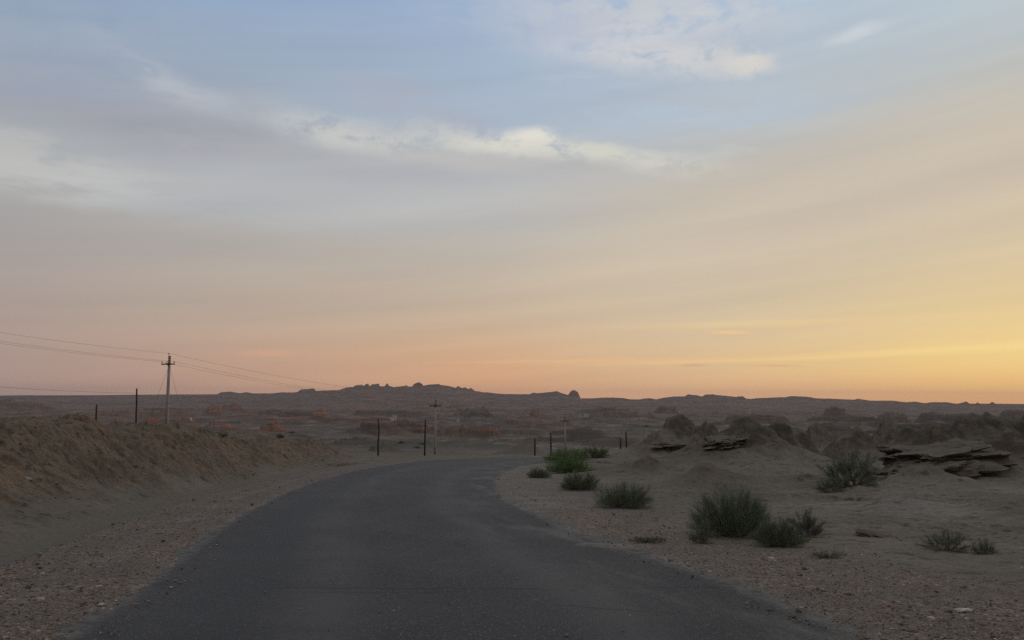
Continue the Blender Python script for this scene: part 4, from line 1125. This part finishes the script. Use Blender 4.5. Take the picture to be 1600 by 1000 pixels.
    TV.append(ribbons(rng, cxy, d3, H_ * rng.uniform(0.07, 0.19, mf), tw * rng.uniform(0.6, 1.2, mf)))
    for k in range(14 if H_ > 0.25 else 0):
        th_ = rng.uniform(math.pi * 0.9, math.pi * 2.1); Lw = W_ * rng.uniform(0.25, 0.5)
        q0 = np.array([rng.uniform(-.1, .1) * W_, 0, 0.0]); q2 = q0 + np.array([math.cos(th_) * Lw, math.sin(th_) * Lw * 0.8, 0]) ; q1 = (q0 + q2) / 2 + rng.normal(0, 0.05, 3) * W_
        for q_ in (q0, q1, q2): q_[2] = hz(x + q_[0], y + q_[1]) - g
        q0[2] -= 0.02; q1[2] += rng.uniform(0.02, 0.12) * H_; q2[2] += rng.uniform(0.01, 0.10) * H_
        wood.tube([q0, q1, q2], [max(0.0035, 0.2 * pxm)] * 2 + [0.002], 4, False)
    wood.build('branches', M_TWIG, root)
    vs, qs, n = [], [], 0
    for v_, q_ in TV:
        vs.append(v_); qs.append(q_ + n); n += len(v_)
    np_mesh('foliage', np.concatenate(vs), None, np.concatenate(qs), mat, root)
    return root


def ribbons(rng, p, d, L_, w, seg=2):
    n = len(p)
    side = np.cross(d, rng.normal(0, 1, (n, 3))); side /= np.linalg.norm(side, axis=1)[:, None] + 1e-9
    curve = rng.normal(0, 0.12, (n, 3)); curve[:, 2] += 0.05
    out = []
    for i in range(seg + 1):
        t_ = i / seg; c = p + d * (L_ * t_)[:, None] + curve * (L_ * t_ * t_)[:, None]
        ww = (w * (1 - 0.75 * t_))[:, None]
        out.append(c - side * ww * 0.5); out.append(c + side * ww * 0.5)
    v = np.stack(out, 1)                                    # n, 2(seg+1), 3
    k = 2 * (seg + 1)
    q = np.array([(2 * i, 2 * i + 1, 2 * i + 3, 2 * i + 2) for i in range(seg)])
    q = (q[None] + (np.arange(n) * k)[:, None, None]).reshape(-1, 4)
    return v.reshape(-1, 3), q


GB = 'green bushes along the right shoulder'
shrub(1141, 838, 116, 84, 'largest dark green broom-like bush right of the road, dense and upright', 'broom', 1, dens=3.0, group=GB)
shrub(1096, 834, 44, 40, 'low pale twiggy bush against the left side of the largest bush', 'grey', 2, dens=0.8, group=GB, d=12.3)
shrub(1218, 853, 72, 52, 'mid-height green bush touching the right side of the largest bush', 'broom', 3, dens=1.6, group=GB)
shrub(1262, 838, 56, 48, 'round dark bush at the right end of the large clump', 'grey', 4, dens=1.5, group=GB)
shrub(975, 793, 92, 44, 'wide low bush between the largest bush and the dark bush by the bend', 'broom', 5, dens=1.5, group=GB)
shrub(905, 766, 62, 32, 'dark green bush at the edge of the gravel near the bend', 'broom', 6, dens=1.4, group=GB)
shrub(890, 741, 72, 30, 'bright green domed bush behind the dark bush near the bend', 'fresh', 7, dens=1.5, group=GB)
shrub(884, 723, 72, 24, 'bright green bush at the foot of the dark post', 'fresh', 8, dens=1.3, group=GB)
shrub(928, 722, 52, 22, 'yellowish green bush at the right end of the far row', 'olive', 9, dens=1.3, group=GB)
shrub(842, 747, 36, 17, 'small tuft nearest to the road at the bend', 'broom', 10, dens=0.7, group=GB)
shrub(1326, 762, 104, 70, 'tall open grey-green bush in front of the right-hand mounds', 'grey', 11, dens=2.2, d=26.0)
shrub(1293, 761, 44, 26, 'low grey bush at the left foot of the tall open bush', 'grey', 12, dens=0.8, d=24.6)
shrub(1478, 860, 66, 36, 'dark small bush right of the brown rock slab', 'grey', 13, dens=1.2)
shrub(1536, 865, 44, 26, 'smallest dark bush near the right edge, right of the slab', 'grey', 14, dens=0.8)
shrub(1012, 851, 64, 9, 'flat mat of dark withered weeds by the tarmac edge', 'dry', 15, dens=0.8, name='weed_mat', cat='weeds')
shrub(1294, 872, 60, 14, 'thin faint grass tuft in front of the large bush clump', 'grey', 16, dens=0.35, name='grass_tuft', cat='grass tuft')
# tiny tufts out on the plain
FAR_T = [(456, 677, 9, 5, 'dry', 'reddish dry tuft on the plain, left of the bent post'), (652, 700, 15, 6, 'fresh', 'pale green tuft left of the thin post at the bend'), (659, 696, 10, 5, 'dry', 'olive tuft touching the thin post at the bend'), (627, 694, 8, 4, 'dry', 'small brown tuft between the two dark posts'), (608, 700, 8, 4, 'dry', 'brown tuft right of the bent post'),
         (708, 687, 12, 4, 'dry', 'dark tuft right of the power pole at the bend'), (891, 675, 10, 4, 'dry', 'dark tuft right of the slender power pole'), (910, 676, 9, 4, 'dry', 'second dark tuft right of the slender power pole'), (960, 692, 8, 4, 'dry', 'dark tuft left of the pair of posts')]
for i, (px, b, w, h, kd, lb) in enumerate(FAR_T):
    shrub(px, b, w, h, lb, kd, 30 + i, dens=0.10, name='dry_tuft', cat='tuft', group='tufts out on the plain')
# small tufts nearer
for i, (px, b, w, h, kd, lb) in enumerate([(440, 722, 12, 8, 'dry', 'small dead tuft at the foot of the dirt bank'), (345, 690, 26, 10, 'dry', 'dark low shrub on the crest of the dirt bank'),
                                           (1088, 752, 16, 6, 'dry', 'little dry tuft in front of the main mound')]):
    shrub(px, b, w, h, lb, kd, 50 + i, dens=0.25, name='dry_tuft', cat='tuft', group='dry tufts near the road', d={345: 41.0, 440: 52.0}.get(px))


# ------------------------------------------------------------------ stones and ledges
def lump(name, px, py, sx_, sy_, sz_, mat, label, cat, seed, d=None, n=26, rz=0.0, tilt=(0, 0), sink=0.3, rough=0.35, layers=0, group=None, zoff=0.0):
    """broken stone: a lobed box worked by noise, with optional bedding steps; sizes in metres"""
    if d is None: x, y = un(px, py)
    else: x, y = pos(px, d)
    g = hz(x, y)
    u = np.linspace(0, 2 * np.pi, n * 2, endpoint=False); v = np.linspace(-np.pi / 2, np.pi / 2, n)
    U_, V_ = np.meshgrid(u, v)
    def sp(a, p): return np.sign(a) * np.abs(a) ** p
    X = sp(np.cos(V_), 0.45) * sp(np.cos(U_), 0.6); Y = sp(np.cos(V_), 0.45) * sp(np.sin(U_), 0.6); Z = sp(np.sin(V_), 0.6)
    k = fbm(X * 1.3 + seed * 3.1, Y * 1.3 + Z * 1.7 + seed, 1.0, 5, 0.55, seed)
    k2 = fbm(X * 2.1 + Y * 1.5 + seed, Z * 2.0 + Y - X, 0.9, 5, 0.62, seed + 7, ridge=True)
    s = 1 + rough * k + 0.16 * (k2 - 0.3)
    if layers:
        zz = Z * layers; lay_ = np.sin(zz * np.pi * 1.0 + k * 4) ; s = s + 0.07 * np.clip(lay_ * 2, -1, 1)
    X = X * s * sx_ / 2; Y = Y * s * sy_ / 2; Z = Z * (1 + rough * 0.6 * k) * sz_ / 2
    q = [(i * 2 * n + j, i * 2 * n + (j + 1) % (2 * n), (i + 1) * 2 * n + (j + 1) % (2 * n), (i + 1) * 2 * n + j) for i in range(n - 1) for j in range(2 * n)]
    o = np_mesh(name, np.stack([X, Y, Z], -1).reshape(-1, 3), None, q, mat, None, False)
    o.location = (x, y, g + sz_ * (0.5 - sink) + zoff); o.rotation_euler = (tilt[0], tilt[1], rz)
    tag(o, label, cat, group)
    return o


lump('rock_slab', 1369, 836, 0.62, 0.30, 0.085, M_SLAB, 'flat brown slab of rock lying on the sand left of the dark small bush', 'rock', 3, rz=-0.25, tilt=(0.1, 0.12), sink=0.1, layers=2)
lump('stone', 1204, 877, 0.085, 0.07, 0.06, M_PALE, 'single white stone on the gravel below the large bush clump', 'stone', 4, n=12)
lump('stone', 1196, 877, 0.035, 0.03, 0.03, M_RSTONE, 'small red stone touching the white stone', 'stone', 5, n=10)
lump('stone', 1455, 973, 0.06, 0.05, 0.04, M_PALE, 'small grey-white stone left of the crumpled plastic', 'stone', 6, n=10)
lump('stone', 1257, 892, 0.05, 0.045, 0.04, M_DSTONE, 'black pointed stone right of the white stone', 'stone', 7, n=10)
lump('stone', 1252, 903, 0.035, 0.03, 0.03, M_DSTONE, 'smaller black stone just below the pointed one', 'stone', 8, n=10)
lump('stone', 959, 806, 0.055, 0.05, 0.045, M_DSTONE, 'black stone on the shoulder below the wide low bush', 'stone', 9, n=10)
lump('stone', 1055, 824, 0.045, 0.04, 0.035, M_RSTONE, 'pinkish stone on the gravel left of the largest bush', 'stone', 10, n=10)
lump('stone', 44, 922, 0.05, 0.045, 0.04, M_DSTONE, 'black stone on the gravel at the lower left', 'stone', 11, n=10)
lump('stone', 66, 900, 0.045, 0.04, 0.035, M_PALE, 'pale stone on the gravel near the left edge', 'stone', 12, n=10)
lump('stone', 177, 820, 0.06, 0.05, 0.04, M_DSTONE, 'dark stone in the sandy ditch', 'stone', 13, n=10)
lump('stone', 418, 745, 0.10, 0.08, 0.06, M_PALE, 'pale stone at the foot of the dirt bank near the bend', 'stone', 14, n=10)
# crumpled plastic bottle
x, y = un(1505, 959); g = hz(x, y)
bt = empty('plastic_bottle', (x, y, g + 0.02), 0.1); tag(bt, 'crumpled dirty white plastic bottle lying on the gravel at the lower right', 'bottle')
mb = MB(); pr = [(0.004, -0.075), (0.022, -0.07), (0.026, -0.03), (0.018, 0.0), (0.026, 0.03), (0.022, 0.055), (0.011, 0.075), (0.011, 0.09)]
sg = 12; vs = []
for i, (r_, l_) in enumerate(pr):
    for k in range(sg):
        t_ = 2 * math.pi * k / sg; f = 1 + 0.2 * math.sin(3 * t_ + i * 1.7)
        vs.append((l_, r_ * f * math.cos(t_), r_ * f * math.sin(t_) * 0.7))
mb.add(vs, [(i * sg + k, i * sg + (k + 1) % sg, (i + 1) * sg + (k + 1) % sg, (i + 1) * sg + k) for i in range(len(pr) - 1) for k in range(sg)])
mb.build('body', M_PLAST, bt)
mb = MB(); mb.tube([(0.088, 0, 0), (0.106, 0, 0)], 0.013, 10); mb.build('cap', M_RSTONE, bt)

# overhanging rock ledges on the outcrops
LEDGES = [
    (1462, 34.0, 4.2, 2.4, 0.62, 672, 0.15, (0.12, -0.10), 'thick overhanging dark ledge on the left flank of the right-hand outcrop', 21),
    (1446, 32.6, 2.9, 1.6, 0.42, 694, 0.3, (0.10, -0.18), 'lower dark ledge jutting left near the foot of the right-hand outcrop', 22),
    (1528, 37.6, 1.7, 1.2, 0.24, 660, 0.0, (0.10, 0.06), 'dark rock just under the summit of the right-hand outcrop', 23),
    (1515, 35.2, 1.1, 0.8, 0.20, 683, -0.3, (0.05, 0.2), 'short dark ledge in the middle of the right-hand outcrop', 25),
    (1552, 36.5, 1.4, 0.9, 0.22, 674, -0.3, (0.04, 0.25), 'long tilted ledge right of centre on the right-hand outcrop', 26),
    (1058, 59.6, 4.4, 2.6, 0.50, 650, 0.0, (0.02, 0.03), 'dark rocky cap of the farther of the two eroded mounds', 28),
    (1128, 40.6, 1.7, 1.8, 0.30, 664, 0.0, (0.06, -0.10), 'dark cap rock on the left end of the nearer main mound', 30),
    (105, 60.0, 2.6, 1.6, 0.65, 657, 0.0, (0.0, -0.1), 'dark rocks behind the dirt bank, left of the short post', 33),
    (136, 60.0, 2.0, 1.4, 0.45, 662, 0.0, (0.0, 0.1), 'low dark rocks right below the short post', 34),
]
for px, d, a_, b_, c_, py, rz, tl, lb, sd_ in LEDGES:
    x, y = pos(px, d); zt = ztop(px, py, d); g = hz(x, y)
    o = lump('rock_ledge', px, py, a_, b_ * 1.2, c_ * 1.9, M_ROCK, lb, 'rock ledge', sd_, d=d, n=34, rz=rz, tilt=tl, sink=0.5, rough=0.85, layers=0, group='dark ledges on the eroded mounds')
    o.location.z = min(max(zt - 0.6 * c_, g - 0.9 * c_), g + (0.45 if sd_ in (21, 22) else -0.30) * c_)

# ------------------------------------------------------------------ far-off buildings and masts
def house(px, py, d, w, h, dep, label, rz=0.0):
    x, y = pos(px, d); g = hz(x, y)
    zb_ = ztop(px, py, d); g = max(min(g, zb_ + 3), zb_ - 6)
    r = empty('white_building', (x, y, g), rz); tag(r, label, 'building', 'white buildings far out on the plain')
    mb = MB(); mb.box((0, 0, h / 2 - 1), (w, dep, h + 2)); mb.build('wall', M_WHITE, r)
    mb = MB(); mb.add([(-w * .53, -dep * .55, h), (w * .53, -dep * .55, h), (w * .53, dep * .55, h), (-w * .53, dep * .55, h), (-w * .53, 0, h * 1.3), (w * .53, 0, h * 1.3)],
                      [(0, 1, 5, 4), (2, 3, 4, 5), (0, 3, 2, 1)], [(0, 4, 3), (1, 2, 5)]); mb.build('roof', M_ROOF, r)
    for k in (-0.3, 0.3):
        mb = MB(); mb.box((k * w, -dep / 2 - 0.02, h * 0.55), (w * 0.1, 0.06, h * 0.3)); mb.build('window', M_DARKGL, r)


house(916, 645, 1500, 8, 2.2, 5, 'long white building just right of the slender power pole')
house(906, 645, 1500, 2.2, 3.0, 3, 'small white hut left of the long white building')
house(617, 647.5, 1150, 4.5, 3.2, 4, 'brighter of the two white buildings left of centre')
house(613, 650, 1100, 4.0, 2.6, 4, 'lower of the two white buildings left of centre')
house(299, 649.5, 1150, 2.6, 2.6, 3, 'white hut on the plain right of the nearest power pole')
house(716, 650, 1050, 3.5, 1.8, 3, 'white hut right of the power pole at the bend')
x, y = pos(1171, 1600); g = hz(x, y)
ms = empty('distant_mast', (x, y, g)); tag(ms, 'pale lattice mast far off beyond the main mound', 'mast')
mb = MB(); ht = ztop(1171, 627, 1600) - g
for s1 in (-1, 1):
    for s2 in (-1, 1): mb.tube([(s1 * 1.1, s2 * 1.1, 0), (s1 * 0.3, s2 * 0.3, ht)], 0.16, 4)
for i in range(8):
    z0_, z1_ = ht * i / 8, ht * (i + 1) / 8; w0, w1 = 1.1 - 0.8 * i / 8, 1.1 - 0.8 * (i + 1) / 8
    mb.tube([(-w0, -w0, z0_), (w1, -w1, z1_)], 0.1, 4); mb.tube([(w0, w0, z0_), (-w1, w1, z1_)], 0.1, 4)
mb.build('lattice', M_WHITE, ms)
mb = MB(); mb.box((0, 0, ht * 0.8), (4.6, 0.3, 0.4)); mb.build('crossarm', M_WHITE, ms)

# ------------------------------------------------------------------ the air
def haze():
    s = 10900.0; z0, z1 = -90.0, 116.0
    mb = MB(); mb.box((0, 0, (z0 + z1) / 2), (2 * s, 2 * s, z1 - z0))
    m = bpy.data.materials.new('dusk_haze'); m.use_nodes = True; t = NT(m.node_tree)
    for nd in list(t.n): t.n.remove(nd)
    out = t.node('ShaderNodeOutputMaterial'); v = t.node('ShaderNodeVolumePrincipled')
    v.inputs['Color'].default_value = (0.64, 0.585, 0.62, 1); v.inputs['Density'].default_value = 5.6e-5
    v.inputs['Anisotropy'].default_value = 0.1
    t.l.new(v.outputs[0], out.inputs['Volume'])
    o = mb.build('haze', m)
    tag(o, 'thin mauve dusk haze lying over the desert basin', 'haze', kind='stuff')


haze()
